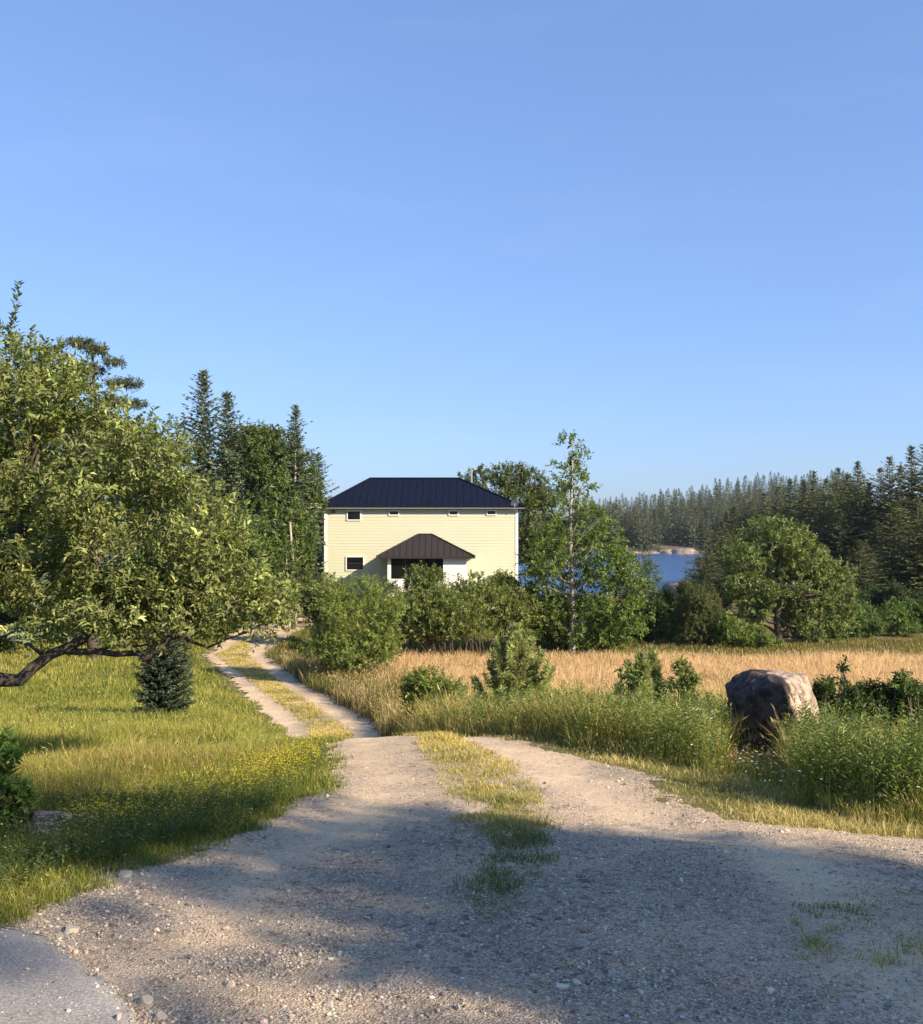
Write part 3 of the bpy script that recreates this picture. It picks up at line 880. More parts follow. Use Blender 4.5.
bo = mesh_obj('boulder', V_, F_, M['shade_lichened'], None, None, True)
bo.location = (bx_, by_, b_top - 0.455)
tag(bo, 'large granite boulder in the weeds, pinkish, one face dark with lichens and painted shade', 'boulder')

def slab(name, u, v, d, w, h, dp, label, cat='rock', seed=1, group=None, mat='ledge', flat=False):
    rng = np.random.default_rng(seed)
    pl = [(rng.normal() * 0.15, rng.normal() * 0.15, 1, 0.62)] + [(math.cos(a), math.sin(a), rng.uniform(0.1, 0.7), rng.uniform(0.7, 0.95)) for a in np.arange(6) * 1.05 + rng.random()] + [(0, 0, -1, 0.8)]
    V_, F_ = rock_mesh(pl, 3, 2.0, rng, 1.0, 0.035)
    o = mesh_obj(name, V_ * np.array([w / 1.7, dp / 1.7, h / 0.7]), F_, M[mat], None, None, not flat)
    p = PX(u, v, d); o.location = p
    return tag(o, label, cat, group)

for q, (u, v, w, h) in enumerate([(665, 551.5, 4.0, 0.8), (684, 551.5, 5.5, 1.1), (652, 552, 4.5, 0.5), (699, 552.5, 6.0, 0.6), (641, 552.6, 5, 0.4), (628, 552.4, 5, 0.5)]):
    slab('shore_rock', u, v + 1.4, 233.0 - (q % 2) * 2, w, h, 5,
         ['pale granite hump on the far shore below the spruces, left of the brighter one', 'brightest rounded granite hump at the waterline of the far shore', 'low flat ledge on the far shore left of the pale hump',
          'low ledge ending the far shore beside the dark headland', 'thin pale ledge at the far waterline behind the loose shrub', 'thin pale ledge at the far waterline nearest the slender maple'][q], 'rock', 60 + q, 'granite ledges on the far shore')
slab('headland_rock', 690, 594, 96, 5.5, 1.2, 6, 'sloping grey granite ledge at the near end of the headland beside the cove', 'rock', 71)
slab('headland_rock', 716, 594, 99, 6, 2.0, 6, 'dark steep granite face under the headland trees behind the round tree', 'rock', 72)
slab('headland_rock', 884, 612, 78, 4, 1.1, 3, 'grey granite outcrop at the foot of the tall dark spruces', 'rock', 73)
slab('headland_rock', 862, 608, 82, 2.5, 0.8, 3, 'smaller granite outcrop half hidden beside the round tree', 'rock', 74)
for q, (u, v, w, h) in enumerate([(300, 603, 1.9, 0.55), (288, 597, 1.7, 0.5), (309, 595, 1.3, 0.45), (276, 604, 1.5, 0.5)]):
    slab('granite_block', u, v, 52 + q, w, h, 1.0, ['long pale cut granite block at the bend of the drive by the house', 'pale granite block behind the long one by the house', 'small granite block nearest the house corner', 'granite block mostly behind the apple leaves by the drive'][q],
         'stone block', 80 + q, 'granite blocks by the drive', 'stone_granite', True)
# stones lying loose in the gravel
SN = [(582, 944, 0.060, 'flat pale stone lying in the shaded gravel'), (640, 928, 0.055, 'dark flat stone in the middle of the shaded gravel'), (671, 909, 0.050, 'pale broken stone beyond the dark flat one'),
      (541, 893, 0.050, 'small grey stone at the end of the grass strip'), (146, 1003, 0.055, 'pinkish stone against the broken asphalt edge'), (72, 932, 0.075, 'grey stone at the tip of the asphalt by the weeds'),
      (125, 877, 0.075, 'flat grey stone at the foot of the verge weeds'), (108, 881, 0.05, 'rounder stone beside the flat one at the verge'), (216, 871, 0.045, 'small stone on the gravel below the yellow flowers'), (160, 1018, 0.04, 'small brown stone at the lower asphalt edge'),
      (806, 985, 0.04, 'small pale stone in the near right gravel'), (845, 1008, 0.05, 'flat stone nearest the right corner of the gravel'), (566, 905, 0.035, 'pebble sized stone right of the grass strip'), (612, 975, 0.035, 'little dark stone in front of the flat pale one'), (410, 828, 0.05, 'stone lying at the shadow edge on the gravel'), (762, 893, 0.04, 'pale little stone near the shaded weeds'), (330, 1005, 0.035, 'small stone in the near gravel'), (230, 985, 0.03, 'tiny grey stone in the near left gravel')]
for q, (u, v, w, lab) in enumerate(SN):
    x, y = onto(u, v)
    rng = np.random.default_rng(300 + q)
    pl = [(rng.normal() * 0.3, rng.normal() * 0.3, 1, 0.6)] + [(math.cos(a), math.sin(a), rng.uniform(-0.2, 0.8), rng.uniform(0.6, 1.0)) for a in np.arange(6) * 1.05 + rng.random()] + [(0, 0, -1, 0.6)]
    V_, F_ = rock_mesh(pl, 3, 2.0, rng, 1.0, 0.04)
    s_ = mesh_obj('stone', V_ * np.array([w * 0.62, w * 0.5, w * 0.38]), F_, M['stone_granite'], None, None, False)
    s_.location = (x, y, float(H(x, y)) + 0.006); s_.rotation_euler = (0, 0, rng.random() * 6)
    tag(s_, lab, 'stone', 'loose stones on the gravel')
# low rock showing through the left-hand weeds
x, y = onto(70, 838)
V_, F_ = rock_mesh([(0, 0, 1, 0.5), (0.5, -0.6, 0.8, 0.55), (1, 0, 0.3, 0.9), (-1, 0, 0.2, 0.9), (0, 1, 0.3, 0.9), (0, -1, 0.3, 0.8), (0, 0, -1, 0.6)], 4, 1.2, None, 1.0, 0.03)
o = mesh_obj('verge_rock', V_ * np.array([0.30, 0.3, 0.26]), F_, M['granite'], None, None, True); o.location = (x, y, float(H(x, y)) - 0.04); o.rotation_euler = (0.1, 0.25, 0.5)
tag(o, 'low grey rock showing through the weeds at the left verge', 'rock')

# ------------------------------------------------------------------ trees
def rel(u, v, d, ru, rv, base, rd=None):
    """lobe in a thing's own coordinates from picture column, row and radii at distance d"""
    p = PX(u, v, d) - np.array(base)
    s_ = d / F
    return (p[0], p[1], p[2], ru * s_, (rd if rd is not None else ru) * s_, rv * s_)

# the apple tree by the road
d0 = 9.6
ax_, ay_ = -5.75, 9.7
ab = (ax_, ay_, float(H(ax_, ay_)))
al = [(36, 478, 46, 46), (15, 420, 78, 88), (95, 470, 72, 75), (20, 540, 95, 80), (110, 565, 90, 72), (180, 540, 62, 70), (205, 592, 70, 48), (255, 605, 45, 36), (150, 605, 80, 40), (60, 600, 80, 40), (8, 370, 36, 48), (60, 405, 52, 52), (150, 470, 48, 48), (-90, 480, 90, 120), (-160, 560, 110, 90), (-80, 590, 90, 55), (42, 368, 22, 28), (222, 548, 30, 32), (275, 600, 24, 24)]
rng = np.random.default_rng(5)
lobes = [rel(u, v, d0 + (0.25 * math.sin(i_ * 2.1) if u > -20 else 0.2), ru, rv, ab, max(ru, 60) * 1.3) for i_, (u, v, ru, rv) in enumerate(al)]
apple = thing('apple_tree', ab, 'spreading old apple tree with silvery green leaves leaning over the lawn in the foreground', 'tree')
P, out, k_ = lobe_points(lobes, 10800, rng, 0.35, 0.36, 0.34, 9)
m_ = (P[:, 2] + ab[2]) > CZ - (648 - CV) * (P[:, 1] + ab[1]) / F + 0.02 * rng.normal(size=len(P))
P, out = P[m_], out[m_]
D = norm(out * 0.55 + np.array([0.1, 0, 0.55]) + rng.normal(size=P.shape) * 0.5)
V, T, C = shoots(P - D * 0.08, D, 0.20, 9, 0.070, 0.42, colour_fn(rng, (0.115, 0.135, 0.045), (0.23, 0.235, 0.095), 0.35, 0.32), rng, 0.9)
# long upright water shoots at the top
tips = []
for (u, v, ln) in ((11, 338, 0.55), (14, 330, 0.40), (6, 350, 0.40), (30, 352, 0.25), (46, 356, 0.2), (62, 364, 0.22), (-8, 360, 0.4), (128, 428, 0.3), (150, 430, 0.25), (165, 445, 0.28), (205, 500, 0.22), (110, 420, 0.25), (262, 560, 0.22), (240, 540, 0.2), (292, 590, 0.15), (88, 375, 0.25), (-40, 380, 0.5)):
    p = PX(u, v, d0 - 0.1) - np.array(ab)
    tips.append((p, ln))
tp_ = np.array([t_[0] for t_ in tips]); 
V2 = [V]; T2 = [T]; C2 = [C]; off = len(V)
for p, ln in tips:
    dd = norm(np.array([[rng.normal() * 0.12 + 0.05, rng.normal() * 0.12, 1.0]]))
    v2, t2, c2 = shoots(p[None], dd, ln, int(ln * 60), 0.075, 0.40, colour_fn(rng, (0.09, 0.12, 0.04), (0.15, 0.16, 0.06), 0.3, 0.1), rng, 0.75)
    V2.append(v2); T2.append(t2 + off); C2.append(c2); off += len(v2)
mesh_obj('crown', np.concatenate(V2), np.concatenate(T2), M['leaf'], apple, np.concatenate(C2))
gt = Geo()
def apx(u, v, dd=0.0): return PX(u, v, 9.3 + dd) - np.array(ab)
fork = np.array([0.05, -0.1, 0.95])
gt.tube([(0, 0, -0.3), (0.03, 0.0, 0.1), (0.08, -0.05, 0.5), fork], [0.24, 0.19, 0.16, 0.15], 10)
main = [fork, apx(-45, 668), apx(-20, 676), apx(5, 680), apx(20, 680), apx(33, 668), apx(50, 655), apx(72, 646), apx(84, 638, 0.05), apx(110, 610, 0.2), apx(150, 570, 0.3)]
gt.tube(main, [0.13, 0.085, 0.072, 0.066, 0.062, 0.055, 0.05, 0.047, 0.04, 0.03, 0.012], 9)
gt.tube([apx(62, 650), apx(80, 652), apx(95, 651), apx(115, 654), apx(138, 653), apx(147, 660, -0.1), apx(158, 650, -0.1), apx(175, 632, -0.05), apx(205, 610), apx(240, 600)], [0.04, 0.034, 0.032, 0.03, 0.03, 0.027, 0.022, 0.018, 0.012, 0.006], 7)
gt.tube([apx(147, 659, -0.1), apx(152, 640), apx(160, 615, 0.1), apx(180, 580, 0.2)], [0.022, 0.02, 0.015, 0.006], 6)
gt.tube([apx(45, 657), apx(30, 645, 0.1), apx(14, 641, 0.15), apx(-5, 640, 0.2)], [0.02, 0.014, 0.010, 0.006], 6)
gt.tube([apx(50, 654), apx(38, 650, -0.1), apx(26, 641, -0.1)], [0.014, 0.010, 0.006], 6)
gt.tube([apx(95, 651), apx(118, 645, 0.1), apx(140, 646, 0.1), apx(170, 640, 0.2), apx(200, 630, 0.2)], [0.018, 0.014, 0.012, 0.010, 0.005], 6)
gt.tube([fork, fork + [0.1, 0.2, 0.8], apx(20, 560, 0.6), apx(30, 450, 0.7), apx(15, 350, 0.5)], [0.12, 0.09, 0.06, 0.03, 0.008], 8)
gt.tube([fork, fork + [-0.6, 0.1, 0.5], (-1.6, 0.2, 1.6), (-2.3, 0.1, 2.3)], [0.12, 0.09, 0.06, 0.015], 8)
for s_ in rng.choice(len(P), 60, replace=False):
    src = [apx(20, 560, 0.4), apx(30, 480, 0.4), apx(110, 610, 0.2), apx(72, 646), apx(175, 632, -0.05), np.array((-1.6, 0.2, 1.6))]
    q = min(src, key=lambda a_: np.linalg.norm(a_ - P[s_]))
    limb(gt, q, P[s_], 0.02, 0.004, rng, 0.08, 6, 5)
gt.build('trunk', M['bark'], apple, True)

# mature pine with flat dark plates behind the apple tree
def pine_lobes(base, d, lst): return [rel(u, v, d, ru, rv, base, ru) for u, v, ru, rv in lst]
pb = ground(96, 38)
broadleaf('pine_tree', pb, pine_lobes(pb, 38, [(76, 343, 17, 4), (96, 350, 15, 4), (114, 362, 13, 3), (86, 370, 22, 5), (124, 384, 20, 4), (68, 388, 20, 6), (106, 402, 24, 5), (136, 404, 13, 3), (84, 420, 30, 8), (118, 428, 26, 10), (60, 430, 26, 12), (100, 450, 34, 14), (132, 448, 20, 9), (70, 470, 34, 16), (120, 480, 34, 16)]),
          'open topped mature pine with flat grey green plates of needles rising behind the apple tree', 'tree', None, kn=0, n=2100, per=16, length=0.28, leaf=0.20, width=0.20,
          base=(0.065, 0.075, 0.045), alt=(0.12, 0.125, 0.07), altp=0.35, trunk=((0, 0, 0), (0.1, 0, 6), tuple(np.array(PX(92, 345, 38)) - np.array(pb))), tr=0.22, limbs=34, shell=0.1, gap=0.12, seed=21, mat='needle', bark='bark', up=0.5, spread=1.0)

def dst(u, top, d): # height of a tree standing at column u whose top is seen at row top
    x, y, z = ground(u, d)
    return (x, y, z), (CZ - (top - CV) * d / F) - z
# spruces on the left
for q, (u, top, d, R, dead, lab, kw) in enumerate([
    (203, 369, 54, 2.4, 0.1, 'tallest open pointed spruce of the pair left of the house', dict(ragged=0.32, dens=1.3)),
    (228, 389, 55, 2.2, 0.1, 'second slightly shorter spruce leaning against the tallest one', dict(ragged=0.3, dens=1.3)),
    (295, 404, 61, 1.25, 0.15, 'ragged spruce beside the house with bare pale trunk and dead limbs', dict(z0=0.3, ragged=0.4, dens=1.1, bark='pale_bark')),
    (180, 432, 50, 2.4, 0.2, 'shorter dark spruce filling in behind the apple tree', {}),
    (150, 425, 46, 2.4, 0.2, 'spruce with a thin top just clearing the apple leaves', {}),
    (268, 440, 62, 2.4, 0.0, 'dark spruce behind the broadleaf trees left of the house', {}),
    (312, 466, 79, 1.8, 0.1, 'low dark spruce behind the left end of the house', {}),
    (276, 436, 66, 2.4, 0.0, 'narrow spruce deep in the grove left of the house', {}),
    (40, 380, 44, 3.0, 0.1, 'dark spruce mostly hidden by the apple tree near its trunk', {}),
    (-10, 360, 42, 3.0, 0.1, 'dark spruce behind the trunk side of the apple tree', {}),
    (318, 452, 80, 2.4, 0.0, 'spruce behind the left gable end of the house', {})]):
    b_, h_ = dst(u, top, d)
    bk = kw.pop('bark', 'grey_bark')
    spruce('spruce_tree', b_, lab, 'tree', 'spruces left of the house', Hh=h_, R=R * 1.5, seed=100 + q, bark=bk, dead=dead, tw=0.56, lev=0.33, base=(0.068, 0.090, 0.055), alt=(0.16, 0.17, 0.10), droop=0.12, **kw)
# pale leaning snag
sb = ground(296, 50)
gs_ = Geo(); top_ = PX(290, 522, 50) - np.array(sb)
gs_.tube([(0, 0, -0.3), top_ * 0.5 + [0.05, 0, 0], top_], [0.10, 0.08, 0.05], 7)
gs_.tube([top_ * 0.6, top_ * 0.6 + [0.5, 0, 0.5]], [0.03, 0.01], 5)
o = gs_.build('dead_snag', M['pale_bark'], None, True); o.location = sb
tag(o, 'pale broken dead trunk leaning below the ragged spruce', 'dead tree')

def tree_at(name, u, vb, d, lst, label, trunk_u=None, group=None, **kw):
    b_ = ground(u, d)
    lobes = [rel(a, b, d + (dz if dz else 0), ru, rv, b_, ru * 0.95) for (a, b, ru, rv, *r_) in lst for dz in [r_[0] if r_ else 0]]
    topv = min(b - rv * 0.6 for (a, b, ru, rv, *r_) in lst)
    topu = min(lst, key=lambda q_: q_[1])[0]
    tp = PX(topu, topv, d) - np.array(b_)
    mid = PX((u + topu) / 2, 0, d)[0] - b_[0]
    return broadleaf(name, b_, lobes, label, 'tree', group, trunk=((0, 0, 0), (mid * 0.6, 0, tp[2] * 0.5), tuple(tp)), **kw)

tree_at('maple_tree', 245, 0, 56, [(245, 450, 24, 22), (270, 460, 26, 28), (235, 490, 30, 30), (275, 500, 30, 32), (255, 530, 38, 34), (215, 540, 30, 30), (285, 545, 28, 30), (262, 436, 14, 10)],
        'broad dark green leafy tree between the tall spruces and the house', n=1900, per=12, leaf=0.20, length=0.5, base=(0.070, 0.098, 0.026), alt=(0.125, 0.15, 0.044), seed=31, limbs=16)
tree_at('maple_tree', 270, 0, 63, [(258, 440, 22, 18), (282, 446, 20, 20), (240, 460, 24, 24), (300, 470, 18, 24), (270, 480, 34, 34), (300, 510, 20, 34), (312, 490, 12, 26)],
        'dark full crowned maple at the back of the grove beside the ragged spruce', n=2000, per=12, leaf=0.22, length=0.5, base=(0.058, 0.082, 0.022), alt=(0.10, 0.125, 0.038), seed=36, limbs=12)
tree_at('maple_tree', 186, 0, 44, [(232, 530, 28, 26), (210, 550, 30, 24), (255, 555, 32, 26), (230, 580, 45, 24), (190, 575, 26, 26)],
        'fresh green young maple in front of the grove, above the apple leaves', n=1300, per=12, leaf=0.16, length=0.42, base=(0.075, 0.115, 0.028), alt=(0.13, 0.16, 0.046), seed=32, limbs=12)
tree_at('oak_tree', 300, 0, 58, [(292, 560, 24, 40), (305, 545, 14, 40), (280, 590, 26, 30), (304, 585, 16, 20)],
        'dark leafy tree under the ragged spruce at the house corner', n=1100, per=12, leaf=0.18, length=0.45, base=(0.062, 0.088, 0.03), alt=(0.115, 0.13, 0.05), seed=33, limbs=12)
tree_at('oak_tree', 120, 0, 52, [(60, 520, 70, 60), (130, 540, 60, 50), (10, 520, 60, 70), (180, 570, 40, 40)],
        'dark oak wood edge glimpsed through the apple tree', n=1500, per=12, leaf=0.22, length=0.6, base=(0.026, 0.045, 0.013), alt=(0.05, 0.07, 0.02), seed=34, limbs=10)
tree_at('birch_tree', 290, 0, 49, [(286, 565, 13, 24), (298, 585, 16, 22), (272, 600, 18, 18)],
        'small yellowish green birch beside the pale broken trunk', n=420, per=12, leaf=0.13, length=0.4, base=(0.06, 0.085, 0.022), alt=(0.10, 0.12, 0.035), seed=35, limbs=10, bark='pale_bark', tr=0.08)
# oak behind the right end of the house
tree_at('oak_tree', 515, 0, 78, [(478, 478, 18, 11), (505, 474, 20, 11), (530, 480, 22, 14), (492, 490, 26, 16), (520, 500, 32, 22), (545, 495, 20, 18), (535, 530, 28, 30), (560, 520, 22, 28), (550, 560, 30, 34), (500, 520, 30, 26)],
        'dark rounded oak rising behind the right end of the house', n=2400, per=12, leaf=0.24, length=0.6, base=(0.072, 0.092, 0.028), alt=(0.13, 0.145, 0.048), seed=41, limbs=18, shell=0.3)
# the slender young maple at the edge of the straw meadow
mu = 571.5; md = 42
mb = ground(mu, md)
ml = [(570, 444, 11, 8), (571, 470, 7, 10), (572, 498, 8, 10), (570, 530, 12, 12), (576, 456, 13, 8), (562, 462, 9, 6), (585, 474, 9, 6), (561, 480, 9, 6), (574, 486, 11, 6), (588, 492, 8, 5), (562, 500, 11, 6), (584, 505, 13, 7), (560, 520, 18, 10), (592, 520, 20, 12), (548, 540, 20, 12), (600, 540, 24, 15), (570, 545, 22, 14), (545, 562, 24, 14), (608, 565, 30, 18), (535, 580, 18, 9), (580, 575, 22, 15), (625, 585, 24, 20), (605, 605, 32, 22), (550, 600, 26, 16), (590, 630, 30, 18), (628, 615, 24, 18), (548, 622, 24, 14), (614, 638, 26, 12)]
rt = thing('young_maple', mb, 'slender young maple with straight pale trunk and airy bright leaves at the meadow edge', 'tree')
rng = np.random.default_rng(50)
lobes = [rel(u, v, md + 0.5 * math.sin(i_ * 1.7), ru, rv, mb, ru * 0.9) for i_, (u, v, ru, rv) in enumerate(ml)]
P, out, k_ = lobe_points(lobes, 3300, rng, 0.2, 0.36, 0.42, 4)
D = norm(out * 0.8 + np.array([0, 0, 0.15]) + rng.normal(size=P.shape) * 0.5)
V, T, C = shoots(P, D, 0.36, 10, 0.135, 0.6, colour_fn(rng, (0.085, 0.13, 0.028), (0.15, 0.185, 0.05), 0.35, 0.2), rng, 0.9, 0.6)
mesh_obj('crown', V, T, M['leaf'], rt, C)
gt = Geo()
tpz = PX(572, 440, md)[2] - mb[2]
zz = np.linspace(-0.3, tpz, 16)
gt.tube(np.stack([0.05 * np.sin(zz * 0.9), 0 * zz, zz], -1), np.interp(zz, [-0.3, 0.3, 2.0, 5, tpz], [0.22, 0.16, 0.115, 0.085, 0.015]), 9)
for i_, lb in enumerate(lobes):
    for rep in range(2 if i_ > 8 else 1):
        b = np.array(lb[:3]) + rng.normal(size=3) * 0.25
        a = np.array([0, 0, min(max(b[2] * 0.80 - abs(b[0]) * 0.25, 1.0), b[2])])
        limb(gt, a, b, 0.035 if b[2] < 5 else 0.02, 0.006, rng, 0.06, 6, 5)
gt.build('trunk', M['pale_bark'], rt, True)
# wispy pale shrub in front of the cove
tree_at('willow', 642, 0, 56, [(640, 560, 12, 14), (652, 575, 10, 14), (632, 580, 16, 16), (646, 598, 18, 14), (625, 560, 12, 16)],
        'thin wispy willow with grey twigs against the water', n=800, per=9, leaf=0.12, length=0.4, base=(0.075, 0.10, 0.04), alt=(0.14, 0.15, 0.06), seed=51, limbs=40, bark='grey_bark', tr=0.06, gap=0.4)
# the round tree on the right
tree_at('oak_tree', 776, 0, 46, [(770, 545, 34, 24), (800, 555, 30, 24), (745, 560, 28, 22), (830, 575, 24, 20), (790, 585, 42, 28), (750, 590, 28, 24), (828, 600, 26, 22), (735, 585, 14, 14), (800, 618, 36, 18), (838, 620, 20, 16), (757, 612, 20, 14), (782, 530, 16, 12), (818, 636, 24, 9)],
        'round crowned light green oak with crooked dark trunk beyond the boulder', n=3900, per=11, leaf=0.15, length=0.40, base=(0.11, 0.14, 0.046), alt=(0.19, 0.21, 0.09), altp=0.35, seed=52, limbs=26, tr=0.2, shell=0.35, gap=0.36, gscale=0.75)

# ------------------------------------------------------------------ shrubs
def shrub(name, u, d, lst, label, group=None, **kw):
    b_ = ground(u, d)
    lobes = [rel(a, b, d + (r_[0] if r_ else 0), ru, rv, b_, ru) for (a, b, ru, rv, *r_) in lst]
    return bush(name, b_, lobes, label, 'shrub', group, **kw)
GH = 'shrubs in front of the house'
shrub('juniper', 357, 33.5, [(356, 625, 44, 42), (340, 605, 26, 28), (378, 610, 26, 30), (360, 590, 22, 18), (340, 648, 28, 20), (378, 648, 26, 18), (358, 652, 38, 20), (330, 640, 24, 24), (384, 636, 26, 30), (350, 660, 34, 14)], 'big rounded yellow green shrub nearest the drive in front of the house', GH, n=3800, per=14, leaf=0.085, width=0.3, length=0.24, base=(0.125, 0.15, 0.038), alt=(0.20, 0.215, 0.06), seed=61, gap=0.18, shell=0.3, mat='needle')
spec = [(402, 40, [(402, 605, 20, 23), (415, 604, 29, 28), (395, 619, 33, 24), (420, 579, 19, 16)], 'tall bayberry rising against the porch'),
        (440, 40.5, [(437, 601, 27, 19), (450, 611, 29, 23), (430, 617, 31, 24)], 'bayberry below the dark porch window'),
        (478, 41, [(475, 593, 29, 23), (490, 609, 29, 25), (466, 615, 27, 25)], 'bayberry below the white porch panel'),
        (512, 42, [(508, 603, 25, 23), (522, 615, 27, 23), (503, 589, 17, 15)], 'bayberry reaching the right corner of the house'),
        (545, 43, [(540, 613, 25, 21), (556, 625, 23, 21)], 'darker bayberry left of the slender maple trunk'),
        (460, 38.5, [(455, 617, 33, 25), (425, 622, 27, 23)], 'lower bayberry spreading in front of the others'),
        (335, 44, [(330, 597, 21, 25), (318, 612, 19, 25)], 'bayberry behind the big rounded shrub by the drive')]
for q, (u, d, l, lab) in enumerate(spec):
    shrub('bayberry_bush', u, d, l, lab, GH, n=1500, per=12, leaf=0.125, width=0.45, length=0.3, base=(0.105, 0.132, 0.040), alt=(0.19, 0.20, 0.065), seed=62 + q, stems=16, shell=0.35, gap=0.25)
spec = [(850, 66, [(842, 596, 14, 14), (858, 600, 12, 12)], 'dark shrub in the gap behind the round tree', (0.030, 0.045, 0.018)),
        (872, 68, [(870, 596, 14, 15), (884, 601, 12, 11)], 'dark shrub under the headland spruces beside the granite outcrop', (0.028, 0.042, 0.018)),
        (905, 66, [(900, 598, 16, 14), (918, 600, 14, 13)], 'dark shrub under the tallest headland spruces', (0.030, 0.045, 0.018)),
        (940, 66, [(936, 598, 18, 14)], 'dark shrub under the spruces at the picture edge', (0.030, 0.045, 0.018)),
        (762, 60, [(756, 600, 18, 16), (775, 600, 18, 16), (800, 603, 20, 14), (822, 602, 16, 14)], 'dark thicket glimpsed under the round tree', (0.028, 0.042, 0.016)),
        (590, 45, [(585, 615, 26, 22), (600, 632, 22, 16)], 'dark shrub behind the slender maple', (0.038, 0.062, 0.016)),
        (640, 47, [(636, 618, 26, 24), (655, 628, 20, 20)], 'dark leafy shrub between the slender maple and the conical juniper', (0.036, 0.058, 0.016)),
        (664, 50, [(668, 612, 14, 16), (672, 630, 18, 18)], 'small shrub by the cove left of the conical juniper', (0.036, 0.058, 0.016)),
        (742, 44, [(735, 636, 22, 16), (755, 640, 20, 14), (726, 628, 14, 14)], 'low yellow green shrub at the foot of the round tree', (0.075, 0.098, 0.024)),
        (880, 50, [(872, 622, 20, 15), (890, 618, 20, 16), (905, 628, 18, 13)], 'fresh green shrub below the dark spruces', (0.055, 0.085, 0.022)),
        (915, 52, [(912, 614, 16, 15), (930, 618, 20, 18)], 'fresh green shrub at the far right below the dark spruces', (0.050, 0.080, 0.022)),
        (855, 49, [(850, 622, 18, 16), (866, 626, 16, 14), (845, 638, 20, 8)], 'low green thicket right of the round tree', (0.06, 0.085, 0.024)),
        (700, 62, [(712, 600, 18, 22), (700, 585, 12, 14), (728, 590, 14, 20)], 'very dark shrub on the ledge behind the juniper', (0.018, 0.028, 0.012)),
        (905, 47, [(900, 648, 22, 6), (925, 646, 20, 7)], 'low grassy green thicket along the meadow edge', (0.07, 0.09, 0.025)),
        (560, 44.5, [(560, 635, 18, 14), (575, 640, 16, 12)], 'low dark thicket right at the slender maple trunk', (0.032, 0.05, 0.015))]
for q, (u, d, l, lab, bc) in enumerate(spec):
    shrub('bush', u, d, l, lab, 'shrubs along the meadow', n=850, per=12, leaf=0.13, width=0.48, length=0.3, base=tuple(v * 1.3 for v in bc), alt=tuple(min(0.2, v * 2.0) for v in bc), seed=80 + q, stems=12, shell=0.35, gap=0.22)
shrub('juniper', 698, 45, [(698, 630, 27, 24), (696, 608, 22, 22), (690, 595, 14, 14), (708, 622, 20, 26), (712, 640, 22, 14)], 'dense dull olive juniper cone in front of the cove', None, n=4200, per=12, leaf=0.11, width=0.26, length=0.24, base=(0.068, 0.078, 0.028), alt=(0.12, 0.12, 0.042), seed=95, shell=0.6, gap=0.1, mat='needle', var=0.12)
# dark small spruce on the lawn
b_ = ground(163, 20.0)
rng = np.random.default_rng(96)
spruce('spruce_shrub', b_, 'stubby dark blue green spruce standing alone on the lawn', 'shrub', None, Hh=2.0, R=0.50, seed=96, lev=0.06, tw=0.13, z0=0.02, dens=2.2, droop=-0.25, ragged=0.14, power=0.22, base=(0.034, 0.048, 0.030), alt=(0.080, 0.095, 0.060), fine=1.2)
# round green shrub in the weeds
shrub('huckleberry_bush', 432, 16.5, [(428, 682, 22, 15), (449, 688, 18, 14), (410, 690, 10, 14), (415, 686, 13, 14), (438, 700, 26, 14), (420, 706, 18, 12), (440, 714, 24, 12)], 'low round glossy green bush in the dry weeds near the drive', None, n=1000, per=11, leaf=0.05, width=0.5, length=0.15, base=(0.085, 0.125, 0.028), alt=(0.20, 0.23, 0.055), seed=97, kn=0, stems=14, shell=0.3, gap=0.36, gscale=0.3)
# bright rosettes at the left edge
shrub('rhododendron', -8, 6.6, [(-1, 748, 22, 16), (-31, 775, 30, 30), (-3, 790, 22, 24), (4, 825, 20, 30), (-26, 840, 30, 40), (19, 800, 12, 16)], 'leafy rhododendron with bright rosettes of long leaves at the left edge', None, n=420, per=12, leaf=0.085, width=0.30, length=0.05, base=(0.10, 0.16, 0.034), alt=(0.25, 0.30, 0.075), altp=0.4, seed=98, kn=0, stems=8, shell=0.45, gap=0.0, up=0.9, spread=0.75)
# dark huckleberries right of the boulder
spec = [(868, 11.0, [(862, 700, 26, 20), (885, 705, 24, 18), (905, 698, 22, 16)], 'dark glossy huckleberry bush right behind the boulder'),
        (915, 11.4, [(912, 700, 24, 20), (940, 706, 30, 24)], 'dark glossy huckleberry bush at the right edge of the meadow'),
        (825, 11.8, [(822, 700, 14, 18), (836, 708, 16, 16)], 'small leafy bush touching the right side of the boulder')]
for q, (u, d, l, lab) in enumerate(spec):
    shrub('huckleberry_bush', u, d, l, lab, 'dark bushes near the boulder', n=700, per=9, leaf=0.042, width=0.5, length=0.12, base=(0.028, 0.05, 0.013), alt=(0.07, 0.10, 0.025), seed=110 + q, stems=16, shell=0.3, gap=0.25)

